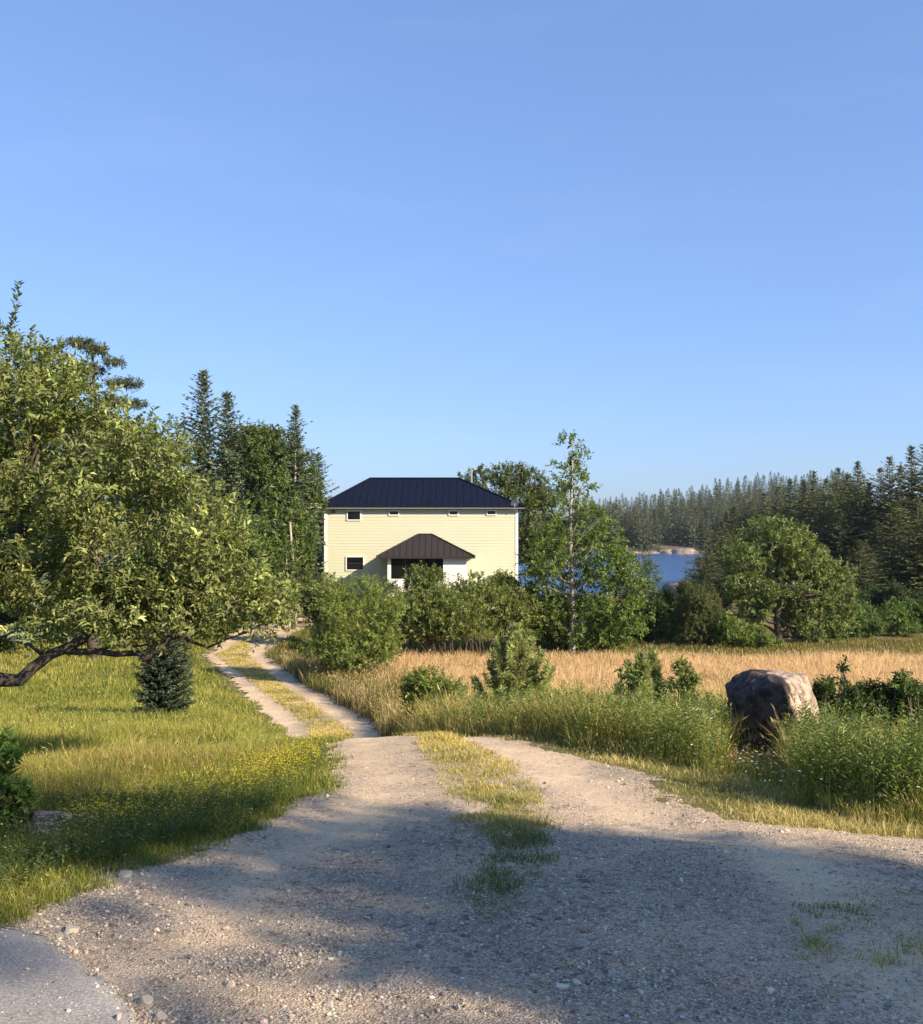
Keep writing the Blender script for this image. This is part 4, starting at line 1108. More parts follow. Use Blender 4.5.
# young pine with candles
def young_pine(u, top, d, halfw, label, seed, name='young_pine', tuft=0.11, nb=110):
    b_ = ground(u, d); h_ = CZ - (top - CV) * d / F - b_[2]; R = halfw * d / F
    rng = np.random.default_rng(seed)
    root = thing(name, b_, label, 'young pine')
    gt = Geo(); P = []; D = []; Cc = []
    gt.tube([(0, 0, -0.2), (0, 0, h_ * 0.5), (0.02, 0, h_)], [0.04, 0.03, 0.006], 6)
    heads = [((0, 0, h_ - 0.28), (0.02, 0, h_))]
    for b in range(nb):
        t = (b + 0.5) / nb
        z = h_ * (0.02 + 0.86 * t); rr = R * (1 - t) ** 0.55 * rng.uniform(0.55, 1.08)
        az = b * 2.4 + rng.normal() * 0.3
        o = np.array([0, 0, max(0, z - rr * 0.35)])
        e_ = np.array([rr * math.cos(az), rr * math.sin(az), z])
        tip = e_ + np.array([0.22 * rr * math.cos(az), 0.22 * rr * math.sin(az), rng.uniform(0.16, 0.30)])
        Pm = np.stack([o, (o + e_) / 2 - [0, 0, 0.03], e_, tip]); gt.tube(Pm, [0.012, 0.009, 0.006, 0.003], 4, False)
        heads.append((o + (e_ - o) * 0.35, e_)); heads.append((e_, tip))
    for a, b in heads:
        a = np.array(a); b = np.array(b); n = int(40 + 330 * np.linalg.norm(b - a))
        s_ = rng.random(n); ax = norm(b - a)
        p = a + (b - a) * s_[:, None]
        d_ = norm(ax * 0.9 + rng.normal(size=(n, 3)) * 0.55)
        P.append(p); D.append(d_)
        c_ = np.array((0.24, 0.26, 0.105)) * np.exp(rng.normal(0, 0.2)) * np.exp(rng.normal(0, 0.2, (n, 1)))
        Cc.append(c_)
    P = np.concatenate(P); D = np.concatenate(D); C = np.concatenate(Cc)
    V, T, C = leaf_quads(P, D, rng.normal(size=P.shape), tuft * rng.uniform(0.7, 1.2, len(P)), 0.017, C, 0.1)
    mesh_obj('foliage', V, T, M['soft_needle'], root, C)
    gt.build('trunk', M['bark'], root, True)
    return root
young_pine(515, 628, 17, 52, 'bushy young pine with upright candles in the weeds near the drive', 120)
young_pine(652, 655, 14.5, 15, 'tiny pale young pine in the tall weeds', 121, nb=26)
young_pine(641, 660, 13.6, 14, 'small young pine half sunk in weeds left of the tiny one', 123, nb=24)
shrub('sapling', 684, 14.2, [(683, 670, 14, 7), (692, 680, 14, 9), (674, 684, 14, 9), (682, 661, 4, 6), (684, 692, 18, 10)], 'leafy sapling with a bright top in the tall weeds', None, n=230, per=9, leaf=0.05, width=0.5, length=0.12, base=(0.11, 0.15, 0.04), alt=(0.20, 0.23, 0.07), seed=124, stems=10, shell=0.1)
shrub('sapling', 630, 13.5, [(626, 672, 8, 9), (634, 684, 10, 8), (620, 690, 8, 8)], 'thin dark leaved sapling in the tall weeds', None, n=60, per=9, leaf=0.06, width=0.5, length=0.14, base=(0.08, 0.12, 0.035), alt=(0.15, 0.19, 0.06), seed=125, stems=10, shell=0.1)
shrub('sapling', 832, 11.6, [(843, 668, 4, 8), (838, 682, 8, 8), (826, 690, 10, 10)], 'spindly sapling with a leafy tip beside the boulder', None, n=80, per=9, leaf=0.05, width=0.5, length=0.1, base=(0.045, 0.075, 0.02), alt=(0.10, 0.13, 0.04), seed=126, stems=12, shell=0.1)
shrub('sapling', 903, 10.8, [(900, 680, 12, 6), (908, 690, 14, 6)], 'open leaved sapling above the huckleberries', None, n=60, per=8, leaf=0.06, width=0.5, length=0.14, base=(0.05, 0.08, 0.022), alt=(0.10, 0.13, 0.04), seed=127, stems=10, shell=0.1)

# ------------------------------------------------------------------ headland and far shore spruces
protos = []
def far_spruce(b_, h_, R, q, lab, grp):
    """copies of a handful of headland spruces, scaled to the height wanted"""
    k = q % 5
    while len(protos) <= k:
        kk = len(protos)
        protos.append(None)
    if protos[k] is None:
        o = spruce('spruce_tree', b_, lab, 'tree', grp, Hh=12.0, R=2.6, seed=200 + k, tw=0.52, lev=0.40, ragged=0.42, droop=0.12, base=(0.052, 0.066, 0.028), alt=(0.17, 0.155, 0.06), power=0.92, dens=1.15)
        protos[k] = o
    else:
        o = dup(protos[k], b_, 0, 1, lab, grp)
    s_ = h_ / 12.0
    o.location = b_; o.scale = (R / 2.6, R / 2.6, s_); o.rotation_euler = (0, 0, q * 1.7)
    return o
HL = [(709, 548, 80, 1.7), (722, 536, 84, 2.0), (738, 528, 88, 2.2), (752, 520, 92, 2.3), (700, 556, 76, 1.4), (730, 550, 72, 1.6), (860, 540, 70, 1.8), (895, 530, 72, 2.0), (930, 510, 70, 2.2), (722, 520, 104, 2.6), (735, 506, 112, 2.8), (750, 500, 118, 2.8), (764, 492, 122, 2.8), (778, 486, 118, 2.8), (790, 478, 114, 2.7), (803, 480, 108, 2.7), (814, 470, 112, 2.6), (826, 478, 104, 2.8), (838, 468, 106, 2.7), (848, 472, 100, 2.4), (858, 461, 98, 2.6), (870, 486, 96, 2.6), (880, 472, 100, 2.4), (890, 462, 95, 2.6), (901, 470, 90, 2.6), (912, 452, 92, 2.8), (925, 449, 90, 3.0), (940, 455, 92, 3.0), (960, 450, 95, 3.2),
      (745, 535, 100, 2.4), (768, 530, 102, 2.6), (730, 545, 98, 2.2), (786, 520, 104, 2.6), (800, 515, 98, 2.6), (822, 510, 96, 2.6), (840, 510, 92, 2.6), (866, 545, 80, 1.7), (878, 525, 88, 2.4), (896, 505, 85, 2.6), (918, 500, 80, 2.4), (935, 520, 78, 2.4), (872, 555, 76, 1.2), (852, 500, 95, 2.6), (707, 545, 101, 1.8), (717, 535, 110, 2.2), (915, 525, 70, 2.0), (955, 500, 80, 2.8), (980, 470, 90, 3.0), (832, 495, 112, 2.8), (775, 505, 125, 2.8), (790, 500, 120, 2.8), (885, 500, 104, 2.8)]
words = ['tallest', 'narrow', 'broad', 'ragged', 'dark', 'dense', 'thin topped', 'leaning', 'short', 'open']
for q, (u, top, d, R) in enumerate(HL):
    b_, h_ = dst(u, top, d)
    far_spruce(b_, max(h_, 3) * (1.0 + 0.05 * (u > 860)), R * 1.25, q, 'dark spruce in the close stand on the headland right of the cove', 'spruces on the headland')
# far shore: front rank one by one, the wood behind as one mass
rng = np.random.default_rng(400)
protoF = []
for k in range(4):
    protoF.append(spruce_mesh(10.0, 1.9, np.random.default_rng(410 + k), tw=0.7, lev=0.6, ragged=0.3, base=(0.062, 0.072, 0.052), alt=(0.15, 0.15, 0.10), power=0.9, fine=0.8, dead=0.1))
far_me = []
for k, (V, T, C, gt) in enumerate(protoF):
    for q in range(1):
        Vt = np.concatenate(gt.V); Tq = np.concatenate(gt.Q)
        far_me.append((V, T, C, Vt, Tq))
def far_mesh(k, pale):
    V, T, C, Vt, Tq = far_me[k]
    Vall = np.concatenate([V, Vt]); Call = np.concatenate([C * (1 if not pale else 1.5), np.tile((0.20, 0.17, 0.14), (len(Vt), 1))])
    return Vall, [T, Tq + len(V)], Call
fm = {}
cnt = 0
for q in range(150):
    u = rng.uniform(585, 770); d = rng.uniform(236, 262)
    x, y, z = ground(u, d)
    if z < 0.5: continue
    k = int(rng.integers(4)); pale = rng.random() < 0.25
    if (k, pale) not in fm:
        V, Fc, C = far_mesh(k, pale)
        o = mesh_obj('spruce_tree', V, Fc, M['needle'], None, C); fm[(k, pale)] = o
    else:
        o = fm[(k, pale)].copy(); COL.objects.link(o)
    s_ = rng.uniform(0.5, 1.15)
    o.location = (x, y, z - 0.2); o.scale = (s_ * rng.uniform(0.75, 1.1), s_, s_); o.rotation_euler = (0, 0, rng.random() * 6)
    tag(o, 'small spruce in the front rank along the far shore of the cove', 'tree', 'spruces on the far shore'); cnt += 1
VV = []; TT = []; CC = []; off = 0
for q in range(900):
    y = rng.uniform(258, 345); x = rng.uniform(18, 150)
    u = CU + F * x / y
    if u < 570 or u > 870: continue
    z = float(H(x, y)); k = int(rng.integers(4)); V, T, C, Vt, Tq = far_me[k]
    s_ = rng.uniform(0.5, 1.15) * (0.85 + 0.4 * float(vnoise(x, y, 14, 77))); a = rng.random() * 6.28
    R2 = np.array([[math.cos(a), -math.sin(a), 0], [math.sin(a), math.cos(a), 0], [0, 0, 1]])
    # a wood seen from far away: every second spray is enough
    Tsub = T.reshape(-1, 3)[::2]
    uq, inv = np.unique(Tsub.ravel(), return_inverse=True)
    VV.append(V[uq] @ R2.T * s_ + np.array([x, y, z])); TT.append(inv.reshape(-1, 3) + off); CC.append(C[uq] * rng.uniform(0.7, 1.3)); off += len(uq)
o = mesh_obj('forest', np.concatenate(VV), np.concatenate(TT), M['needle'], None, np.concatenate(CC))
tag(o, 'spruce wood covering the hill behind the far shore', 'forest', None, 'stuff')
# trees along the road whose crowns shade the near gravel (beside and behind the camera)
def shade_tree(x, y, H_, R, lab, seed, n=720):
    z = float(H(x, y)); rng = np.random.default_rng(seed)
    lobes = [(rng.normal() * R * 0.45, rng.normal() * R * 0.45, H_ * rng.uniform(0.45, 0.9), R * rng.uniform(0.45, 0.65), R * rng.uniform(0.45, 0.65), H_ * 0.16) for _ in range(9)]
    broadleaf('maple_tree', (x, y, z), lobes, lab, 'tree', 'trees along the road', n=n, per=10, leaf=0.22, length=0.5, trunk=((0, 0, 0), (0.1, 0, H_ * 0.5), (0.2, 0.1, H_ * 0.85)), seed=seed, limbs=14, tr=0.2, shell=0.2, gap=0.2)
for q, (L, nn_, H_, R) in enumerate([(10.5, 4.55, 7.4, 1.25), (13.5, 4.7, 8.6, 1.3), (17.5, 4.4, 11.0, 1.35), (21.5, 4.5, 13.0, 1.4), (8.5, 4.6, 5.6, 1.1), (18.5, 4.4, 15.8, 1.45), (15.5, 2.2, 9.0, 1.9), (11.5, 2.0, 7.2, 1.7)]):
    s_ = norm(np.array([SUND[0], SUND[1], 0])); n_ = np.array([-s_[1], s_[0], 0]); 
    if n_[1] < 0: n_ = -n_
    p = n_ * nn_ + s_ * L
    shade_tree(p[0], p[1], H_, R, ['maple along the road nearest the camera side', 'second maple along the road', 'tall maple set back along the road', 'tallest maple furthest along the road', 'small maple at the road edge', 'slim high crowned maple between the tall ones', 'thin leaved maple nearer the road', 'sparse young maple nearest the asphalt'][q], 500 + q, 280 if q >= 6 else 450)
# ------------------------------------------------------------------ grasses, weeds and flowers
def blades(name, x, y, h, w, col, tipcol, rng, lean=0.35, label=None, cat='grass', seed_head=0.0, headcol=None, extra_z=0.0, mat='grass', hs=1.0):
    n = len(x)
    z = H(x, y) - 0.02 + extra_z
    az = rng.random(n) * 6.283
    wind = rng.normal(size=(n, 2)) * lean
    b = np.stack([x, y, z], -1)
    s_ = np.stack([np.cos(az), np.sin(az), 0 * az], -1) * (w * 0.5)[:, None]
    l1 = np.stack([wind[:, 0] * h * 0.3, wind[:, 1] * h * 0.3, h * 0.55], -1)
    l2 = np.stack([wind[:, 0] * h, wind[:, 1] * h, h * np.sqrt(np.clip(1 - 0.5 * (wind ** 2).sum(1), 0.2, 1))], -1)
    V = np.stack([b - s_, b + s_, b + l1 - s_ * 0.75, b + l1 + s_ * 0.75, b + l2], 1)
    Cc = np.stack([col * 0.9, col * 0.9, col, col, tipcol], 1)
    k = np.arange(n)[:, None] * 5
    Qd = k + np.array([[0, 1, 3, 2]]); T = k + np.array([[2, 3, 4]])
    V = V.reshape(-1, 3); Cc = Cc.reshape(-1, 3)
    if seed_head > 0:
        m = rng.random(n) < seed_head
        p = (b + l2)[m]; dd = norm((l2 - l1)[m] + rng.normal(size=(m.sum(), 3)) * 0.05)
        hl = h[m] * rng.uniform(0.12, 0.24, m.sum()) * hs
        v2, t2, c2 = leaf_quads(p - dd * hl[:, None] * 0.6, dd, rng.normal(size=p.shape), hl, np.maximum(w[m] * 1.5, hl * 0.12), headcol[m] if headcol.ndim == 2 else np.tile(headcol, (m.sum(), 1)), 0.2)
        T = np.concatenate([T, t2 + len(V)]); V = np.concatenate([V, v2]); Cc = np.concatenate([Cc, c2])
    o = mesh_obj(name, V, [Qd, T], M[mat], None, np.clip(Cc, 0.003, 0.9))
    tag(o, label, cat, None, 'stuff')
    return o

def scatter(n, d0, d1, u0, u1, rng, power=1.0):
    """points over the ground, thinning with distance"""
    t = rng.random(n)
    if power == 1.0: d = d0 * (d1 / d0) ** t
    else:
        a = 1 - power; d = (d0 ** a + (d1 ** a - d0 ** a) * t) ** (1 / a)
    u = rng.uniform(u0, u1, n)
    return (u - CU) * d / F, d

def mixcol(n, a, b, f, rng, var=0.25):
    c = np.array(a)[None] * (1 - f[:, None]) + np.array(b)[None] * f[:, None]
    return c * np.exp(rng.normal(0, var, (n, 1)))

rng = np.random.default_rng(900)
# lawn and rough grass on the left of the drive
x, y = scatter(355000, 3.9, 46, -160, 480, rng, 1.25)
dmk, stp = drive_mask(x, y)
m = (x < xl(y) + 0.4) & (dmk < 0.14 - 0.30 * (rng.random(len(x)) ** 1.5)) & ~((y < 4.2) & (x > -2.3)) & ~((y > 44) & (x > -10))
x, y = x[m], y[m]; n = len(x)
big = vnoise(x, y, 2.6, 51); fin = vnoise(x, y, 0.6, 52)
edge_d = xl(y) - x
rough = sstep(0.48, 0.62, big) * sstep(0.4, 1.5, edge_d) * (1 - sstep(14, 20, y))
brown = np.exp(-(((x + 3.2) / 1.0) ** 2 + ((y - 9.6) / 1.3) ** 2))
h = (0.09 + 0.11 * fin + 0.14 * rough + 0.22 * brown) * rng.uniform(0.5, 1.35, n) * (0.55 + 0.45 * sstep(0.0, 0.8, edge_d))
h *= np.where(y > 18, 1.25, 1.0)
f = np.clip(0.34 + (fin - 0.5) * 1.5 + (vnoise(x, y, 5, 53) - 0.5) * 1.2 + rng.normal(0, 0.25, n), 0, 1)
c = mixcol(n, (0.115, 0.15, 0.028), (0.285, 0.275, 0.075), f, rng)
dry = (rng.random(n) < 0.12 + 0.45 * brown)
c[dry] = mixcol(dry.sum(), (0.33, 0.25, 0.12), (0.24, 0.18, 0.09), rng.random(dry.sum()), rng)
w = np.maximum(0.0036, 0.0007 * y) * rng.uniform(0.7, 1.4, n)
blades('lawn_grass', x, y, h, w, c, c * 1.15, rng, 0.38, 'yellow green meadow grass left of the drive', 'grass', 0.05, mixcol(n, (0.36, 0.29, 0.15), (0.25, 0.21, 0.10), rng.random(n), rng))

# dry verge right of the drive (mown)
x, y = scatter(200000, 4.6, 20, 380, 1130, rng, 1.25)
dmk, stp = drive_mask(x, y)
er = x - xr(y)
vw = np.interp(y, [4, 6.0, 7, 8.5, 10.5, 13, 18], [1.0, 1.0, 0.95, 0.75, 0.35, 0.25, 0.3])
m = (er > -0.4) & (dmk < 0.16 - 0.30 * (rng.random(len(x)) ** 1.5)) & (er < vw + 0.9)
x, y, er = x[m], y[m], er[m]; n = len(x)
fin = vnoise(x, y, 0.5, 62)
h = (0.03 + 0.11 * fin) * rng.uniform(0.4, 1.4, n) * (0.45 + 0.55 * sstep(0, 0.5, er))
f = np.clip(0.80 + (fin - 0.5) * 1.4 + (vnoise(x, y, 1.6, 63) - 0.5) * 1.6 + rng.normal(0, 0.25, n), 0, 1)
c = mixcol(n, (0.12, 0.135, 0.045), (0.43, 0.35, 0.185), f, rng)
w = np.maximum(0.0042, 0.0008 * y) * rng.uniform(0.7, 1.4, n)
blades('verge_grass', x, y, h, w, c, c * 1.1, rng, 0.6, 'short dry verge grass along the right side of the drive')

# centre strip of the drive, and scraps of green in the near gravel
tq = rng.random(110000)
y = 4.4 * (46 / 4.4) ** tq
sl_ = np.interp(y, YS, SL) - 0.10; sr_ = np.interp(y, YS, SR) + 0.10
x = sl_ + (sr_ - sl_) * rng.random(len(y))
edge_ = np.minimum(x - sl_, sr_ - x) + (vnoise(x, y, 0.22, 75, 2) - 0.5) * 0.25
m = edge_ > 0.26 * rng.random(len(x)) ** 1.3
m &= rng.random(len(x)) < np.interp(y, [4.4, 5.0, 5.8, 6.6, 7.4], [0.22, 0.34, 0.55, 0.85, 1.0]) * np.where(y < 7.2, 0.15 + 1.2 * sstep(0.4, 0.6, vnoise(x, y, 0.35, 71)), 0.7 + 0.6 * vnoise(x, y, 0.5, 71))
x, y = x[m], y[m]; n = len(x)
x2, y2 = scatter(16000, 3.8, 5.4, 790, 1010, rng, 1.0)
k = (0.6 * vnoise(x2, y2, 0.30, 73) + 0.4 * vnoise(x2, y2, 0.09, 76) > 0.30 + 0.28 * rng.random(len(x2)) + 0.9 * np.hypot((y2 - 4.5) / 0.9, (x2 - 2.3) / 1.3) ** 2 * 0.35)
x = np.concatenate([x, x2[k]]); y = np.concatenate([y, y2[k]]); n = len(x)
h = (0.04 + 0.07 * vnoise(x, y, 0.4, 72)) * np.interp(y, [5, 7], [0.65, 0.78]) * np.where((x > 1.5) & (y < 5.5), 0.55, 1.0) * rng.uniform(0.5, 1.5, n)
f = np.clip(0.5 + (vnoise(x, y, 0.8, 74) - 0.5) * 1.6 + 0.3 * sstep(7, 9, y) - 0.35 * (1 - sstep(6.0, 6.8, y)) + rng.normal(0, 0.25, n), 0, 1)
c = mixcol(n, (0.10, 0.125, 0.034), (0.46, 0.37, 0.16), f, rng)
w = np.maximum(0.004, 0.0008 * y) * rng.uniform(0.7, 1.4, n)
blades('strip_grass', x, y, h, w, c, c * 1.1, rng, 0.6, 'thin dry grass growing between the wheel tracks')

# tall weeds right of the drive
x, y = scatter(250000, 6.2, 27, 330, 1130, rng, 1.1)
er = x - xr(y)
vw = np.interp(y, [4, 6.0, 7, 8.5, 10.5, 13, 18, 27], [0.9, 0.95, 0.95, 0.75, 0.35, 0.25, 0.3, 0.5])
vw = vw + (vnoise(x, y, 0.7, 81) - 0.5) * 0.5
m = (er > vw)
x, y, er, vw = x[m], y[m], er[m], vw[m]; n = len(x)
big = vnoise(x, y, 1.8, 82); fin = vnoise(x, y, 0.5, 83)
ramp_ = sstep(0, np.interp(y, [9, 12], [0.8, 0.35]), er - vw)
h = (0.20 + 0.42 * big + 0.17 * fin) * rng.uniform(0.45, 1.35, n) * (0.35 + 0.65 * ramp_)
h *= 1 - 0.15 * (np.abs(x - 0.9) < 0.8) * (y > 11.8) * (y < 17)
h *= np.interp(y, [6, 10, 15, 24], [0.75, 0.95, 1.1, 1.1]) * np.where((x > bx_ + 0.3) & (y < 14), 0.62, 1.0)
h *= np.where((np.abs(x / y - 0.297) < 0.030 + 0.012 * rng.random(n)) & (y < 10.3) & (y > 7.4), 0.36, 1)
f = np.clip(0.34 + (big - 0.5) * 1.5 + rng.normal(0, 0.25, n) + 0.35 * sstep(15, 22, y), 0, 1)
c = mixcol(n, (0.13, 0.16, 0.042), (0.42, 0.36, 0.15), f, rng)
dry = rng.random(n) < 0.10 + 0.4 * sstep(0.48, 0.68, vnoise(x, y, 1.1, 84)) + 0.40 * sstep(10.5, 13, y) * (1 - sstep(0.3, 1.8, x))
c[dry] = mixcol(dry.sum(), (0.50, 0.37, 0.19), (0.36, 0.26, 0.13), rng.random(dry.sum()), rng)
w = np.maximum(0.005, 0.00085 * y) * rng.uniform(0.7, 1.5, n)
blades('tall_grass', x, y, h, w, c, c * 1.15, rng, 0.30, 'tall tangled green and straw weeds right of the drive', 'weeds', 0.06, mixcol(n, (0.45, 0.34, 0.19), (0.30, 0.24, 0.13), rng.random(n), rng), 0.0, 'grass', 0.8)

# leafy herbs among them (goldenrod and the like)
x, y = scatter(14500, 6.6, 16, 420, 1130, rng, 1.0)
er = x - xr(y)
vw = np.interp(y, [4, 6.0, 7, 8.5, 10.5, 13, 18], [1.2, 1.15, 1.1, 0.9, 0.5, 0.4, 0.4])
m = (er > vw) & (vnoise(x, y, 0.9, 85) > 0.40) & ~((x > bx_ + 0.3) & (y > 9.2))
m &= ~((np.abs(x / y - 0.298) < 0.038) & (y > 7.4) & (y < by_ + 0.42)) & ~((np.abs(x - bx_) < 0.46) & (np.abs(y - by_) < 0.46))
x, y = x[m], y[m]; n = len(x)
P = np.stack([x, y, H(x, y)], -1); hh = rng.uniform(0.4, 0.75, n) * np.interp(y, [6, 9, 14], [0.8, 1.0, 1.1])
V, T, C = shoots(P, np.stack([rng.normal(size=n) * 0.12, rng.normal(size=n) * 0.12, np.ones(n)], -1), hh.mean() * 1.05, 24, 0.055, 0.26, colour_fn(rng, (0.09, 0.125, 0.034), (0.20, 0.22, 0.075), 0.4, 0.25), rng, 0.85)
tag(mesh_obj('herbs', V, T, M['leaf'], None, C), 'leafy green herbs growing through the tall weeds around the boulder', 'weeds', None, 'stuff')

# weeds on the left verge
x, y = scatter(2600, 4.5, 8.5, -60, 300, rng, 1.0)
er = xl(y) - x
m = (er > 0.12) & (er < 2.4) & (vnoise(x, y, 0.5, 86) > 0.40)
x, y = x[m], y[m]; n = len(x)
P = np.stack([x, y, H(x, y)], -1)
V, T, C = shoots(P, np.stack([rng.normal(size=n) * 0.2, rng.normal(size=n) * 0.2, np.ones(n)], -1), 0.17, 16, 0.035, 0.32, colour_fn(rng, (0.06, 0.085, 0.025), (0.12, 0.14, 0.045), 0.3, 0.2), rng, 0.9)
tag(mesh_obj('herbs', V, T, M['leaf'], None, C), 'small leafy herbs on the verge at the left of the gravel', 'weeds', None, 'stuff')

# straw meadow beyond
x, y = scatter(300000, 20, 47, 235, 1110, rng, 1.15)
m = (x > xr(y) + 0.0 + 0.5 * rng.random(len(x)) ** 2)
far_ = y > 38.6 + 2.5 * (vnoise(x, y, 4, 94) - 0.5)
m &= ~far_ | (rng.random(len(x)) < 0.9)
x, y = x[m], y[m]; n = len(x)
big = vnoise(x, y, 3.5, 91)
h = (0.34 + 0.22 * big + 0.2 * vnoise(x, y, 1.1, 93)) * rng.uniform(0.5, 1.3, n) * (1 - 0.5 * sstep(38, 40, y))
f = np.clip(0.5 + (big - 0.5) * 1.4 + rng.normal(0, 0.2, n), 0, 1)
c = mixcol(n, (0.62, 0.455, 0.245), (0.74, 0.555, 0.325), f, rng, 0.12)
gl = sstep(0, 1, (xr(y) + 5.0 - x) / 4.0) * 0.7 + 0.93 * sstep(38.0, 39.4, y) + 0.04 + 0.35 * sstep(0.55, 0.75, vnoise(x, y, 1.6, 92))
gm = rng.random(n) < gl
c[gm] = mixcol(gm.sum(), (0.12, 0.13, 0.035), (0.24, 0.22, 0.07), rng.random(gm.sum()), rng)
w = 0.00062 * y * rng.uniform(0.7, 1.4, n)
blades('meadow_grass', x, y, h, w, c, c * 1.1, rng, 0.28, 'straw coloured meadow grass between the weeds and the shrubs', 'grass', 0.08, mixcol(n, (0.66, 0.46, 0.25), (0.56, 0.38, 0.20), rng.random(n), rng, 0.1), 0.0, 'straw', 0.8)

# grass round the house and behind the shrubs
x, y = scatter(30000, 44, 66, 180, 620, rng, 1.2)
dmk, _ = drive_mask(x, y)
m = dmk < -0.2
x, y = x[m], y[m]; n = len(x)
h = 0.25 * rng.uniform(0.5, 1.4, n); c = mixcol(n, (0.075, 0.11, 0.025), (0.17, 0.18, 0.05), rng.random(n), rng)
blades('house_grass', x, y, h, 0.0009 * y * np.ones(n), c, c, rng, 0.35, 'green grass around the house and the bend of the drive')

# flowers
def flowers(name, x, y, hz, size, col, label, rng, stem=(0.09, 0.12, 0.03)):
    n = len(x); z = H(x, y) + hz
    P = np.stack([x, y, z], -1)
    Vs = []; Ts = []; Cs = []; off = 0
    for k in range(5):
        a = k * 1.2566 + rng.random(n)
        el = rng.uniform(-0.1, 0.6, n)
        D = np.stack([np.cos(a) * np.cos(el), np.sin(a) * np.cos(el), np.sin(el)], -1)
        v, t, c = leaf_quads(P, D, np.tile((0, 0, 1.0), (n, 1)) + rng.normal(size=(n, 3)) * 0.2, size, size * 0.75, col * np.exp(rng.normal(0, 0.1, (n, 1))), 0.1)
        Vs.append(v); Ts.append(t + off); Cs.append(c); off += len(v)
    b = P.copy(); b[:, 2] -= hz
    side = np.array([0.0016, 0, 0]) * np.ones((n, 1))
    v = np.stack([b - side, b + side, P], 1).reshape(-1, 3)
    Vs.append(v); Ts.append(np.arange(n * 3).reshape(-1, 3) + off); Cs.append(np.tile(stem, (n * 3, 1)))
    return tag(mesh_obj(name, np.concatenate(Vs), np.concatenate(Ts), M['petal'], None, np.concatenate(Cs)), label, 'flowers', None, 'stuff')

x, y = scatter(26000, 5.0, 10.5, 60, 340, rng, 1.0)
er = xl(y) - x
p_ = 2.6 * np.exp(-((x + 1.55) / 0.38) ** 2 - ((y - 8.5) / 0.8) ** 2) + 0.40 * np.exp(-((x + 2.0) / 0.9) ** 2 - ((y - 7.0) / 0.8) ** 2) + 0.5 * np.exp(-((x + 2.35) / 0.35) ** 2 - ((y - 6.4) / 0.35) ** 2) + 0.03
m = (er > 0.08) & (rng.random(len(x)) < p_ * 0.55 * (0.35 + 1.1 * sstep(0.4, 0.65, vnoise(x, y, 0.35, 95))))
x, y = x[m], y[m]; n = len(x)
flowers('yellow_wildflowers', x, y, rng.uniform(0.10, 0.26, n), rng.uniform(0.005, 0.010, n), np.array((0.70, 0.56, 0.04)), 'small yellow wildflowers in the grass at the left edge of the drive', rng)
x, y = scatter(11000, 5, 22, -30, 1000, rng, 1.0)
er = np.where(x > xc(y), x - xr(y) - 0.6, xl(y) - x - 0.2)
m = (er > 0) & (rng.random(len(x)) < 0.10 + 0.9 * sstep(0.48, 0.62, vnoise(x, y, 0.8, 96)) * (x > 0) * (y > 7.5) * (x < 4))
x, y = x[m], y[m]; n = len(x)
hz = np.where(x > xc(y), rng.uniform(0.25, 0.6, n), rng.uniform(0.12, 0.28, n)) * np.where((np.abs(x / y - 0.298) < 0.042) & (y < 10.3), 0.45, 1.0)
flowers('white_wildflowers', x, y, hz, rng.uniform(0.009, 0.018, n) * np.where(x > 0, 1, 0.55), np.array((0.72, 0.70, 0.60)), 'small white wildflowers scattered through the weeds', rng)

# loose gravel
x, y = scatter(95000, 3.0, 13, -20, 960, rng, 1.35)
dmk, stp = drive_mask(x, y)
dens = 0.25 + 0.75 * sstep(0.42, 0.6, vnoise(x, y, 0.7, 97))
dens = np.maximum(dens, np.exp(-(dmk / 0.22) ** 2)) * (1 - 0.75 * np.clip(rut(x, y), 0, 1))
onroad = np.zeros(len(x), bool)
m = (dmk > -0.06) & (rng.random(len(x)) < dens)
x, y = x[m], y[m]; n = len(x)
k_ = rng.integers(60, 330, 420); a_ = rng.random(420) ** 2 * 0.35
rx_ = exs[k_] * (1 - a_) + (exs[k_] * 0.8 - 1) * a_; ry_ = eys[k_] * (1 - a_ * 0.2) - 0.15 * a_
onr = np.concatenate([np.zeros(n), np.ones(420)]); x = np.concatenate([x, rx_]); y = np.concatenate([y, ry_]); n = len(x)
s_ = np.clip(rng.lognormal(-5.75, 0.48, n), 0.0016, 0.018)
ico = np.array([(0, 0, 1), (0.894, 0, 0.447), (0.276, 0.851, 0.447), (-0.724, 0.526, 0.447), (-0.724, -0.526, 0.447), (0.276, -0.851, 0.447), (0.724, 0.526, -0.447), (-0.276, 0.851, -0.447), (-0.894, 0, -0.447), (-0.276, -0.851, -0.447), (0.724, -0.526, -0.447), (0, 0, -1)])
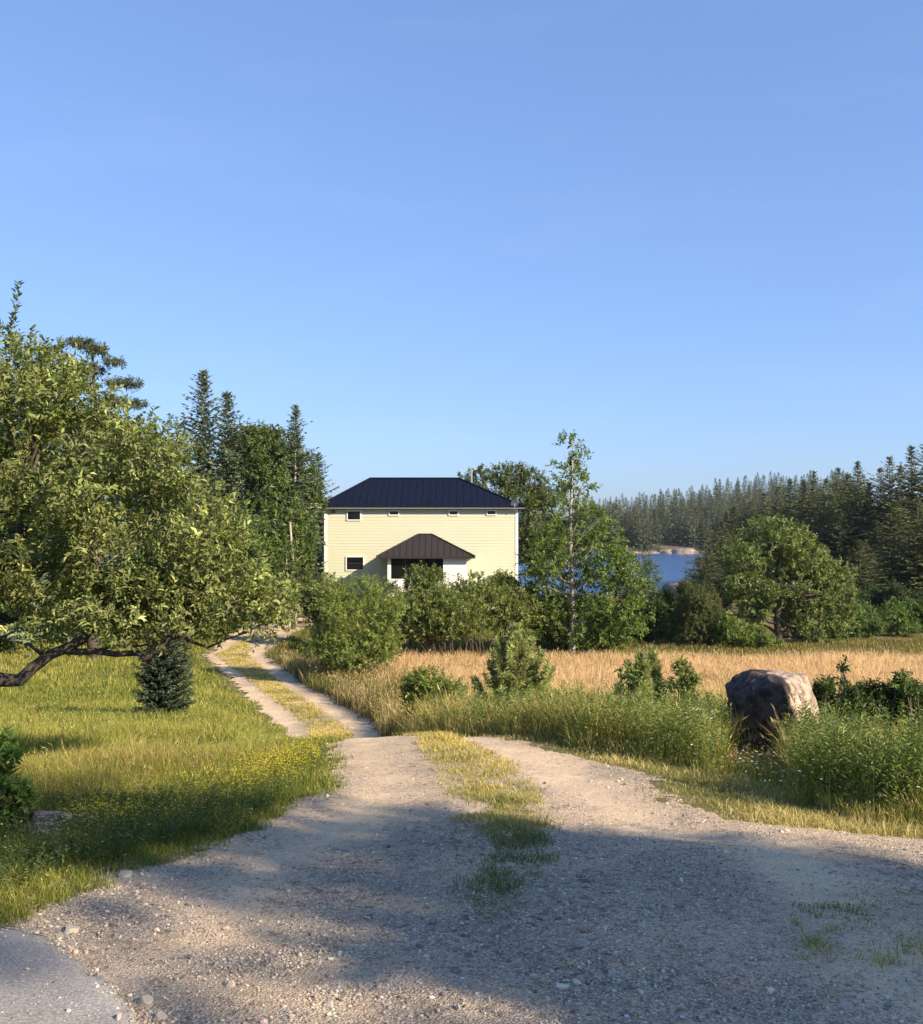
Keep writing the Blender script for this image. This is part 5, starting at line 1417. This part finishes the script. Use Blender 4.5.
icf = np.array([(0, 1, 2), (0, 2, 3), (0, 3, 4), (0, 4, 5), (0, 5, 1), (1, 6, 2), (2, 7, 3), (3, 8, 4), (4, 9, 5), (5, 10, 1), (6, 7, 2), (7, 8, 3), (8, 9, 4), (9, 10, 5), (10, 6, 1)])
Vp = ico[None] * np.exp(rng.normal(0, 0.22, (n, 12, 1))) * s_[:, None, None] * np.stack([rng.uniform(0.7, 1.4, n), rng.uniform(0.7, 1.3, n), rng.uniform(0.5, 0.9, n)], -1)[:, None, :]
Vp = Vp + np.stack([x, y, H(x, y) + np.where(onr > 0, 0.043, 0.004 + (vnoise(x, y, 0.22, 31, 2) - 0.5) * 0.02 - 0.018 * np.clip(rut(x, y), 0, 1) + 0.02 * (vnoise(x, y, 0.9, 33) - 0.5)) + s_ * 0.25], -1)[:, None, :]
cp = np.array((0.44, 0.36, 0.275)) * np.exp(rng.normal(-0.15, 0.38, (n, 1))) * (1 + rng.normal(0, 0.05, (n, 3)))
Tp = (np.arange(n)[:, None, None] * 12 + icf[None]).reshape(-1, 3)
def mat_pebble():
    m, t, bs, out = mat_new('pebble')
    at = N(t, 'ShaderNodeAttribute', attribute_name='Col'); t.links.new(at.outputs['Color'], bs.inputs['Base Color'])
    bs.inputs['Roughness'].default_value = 0.9; bs.inputs['Specular IOR Level'].default_value = 0.2
    return m
tag(mesh_obj('loose_gravel', Vp.reshape(-1, 3), Tp, mat_pebble(), None, np.clip(np.repeat(cp, 12, 0), 0.03, 0.58)), 'loose grey and tan pebbles strewn over the drive', 'gravel', None, 'stuff')

# the air over the cove
def add_haze(density=0.00012):
    g_ = Geo(); g_.box((-950, -80, -80), (1000, 1650, 30))
    m, t, bs, out = mat_new('haze'); t.nodes.remove(bs)
    v = N(t, 'ShaderNodeVolumePrincipled'); v.inputs['Color'].default_value = (0.80, 0.88, 1.0, 1); v.inputs['Density'].default_value = density; v.inputs['Anisotropy'].default_value = 0.2
    t.links.new(v.outputs[0], out.inputs['Volume'])
    tag(g_.build('haze', m), kind='stuff')
add_haze()
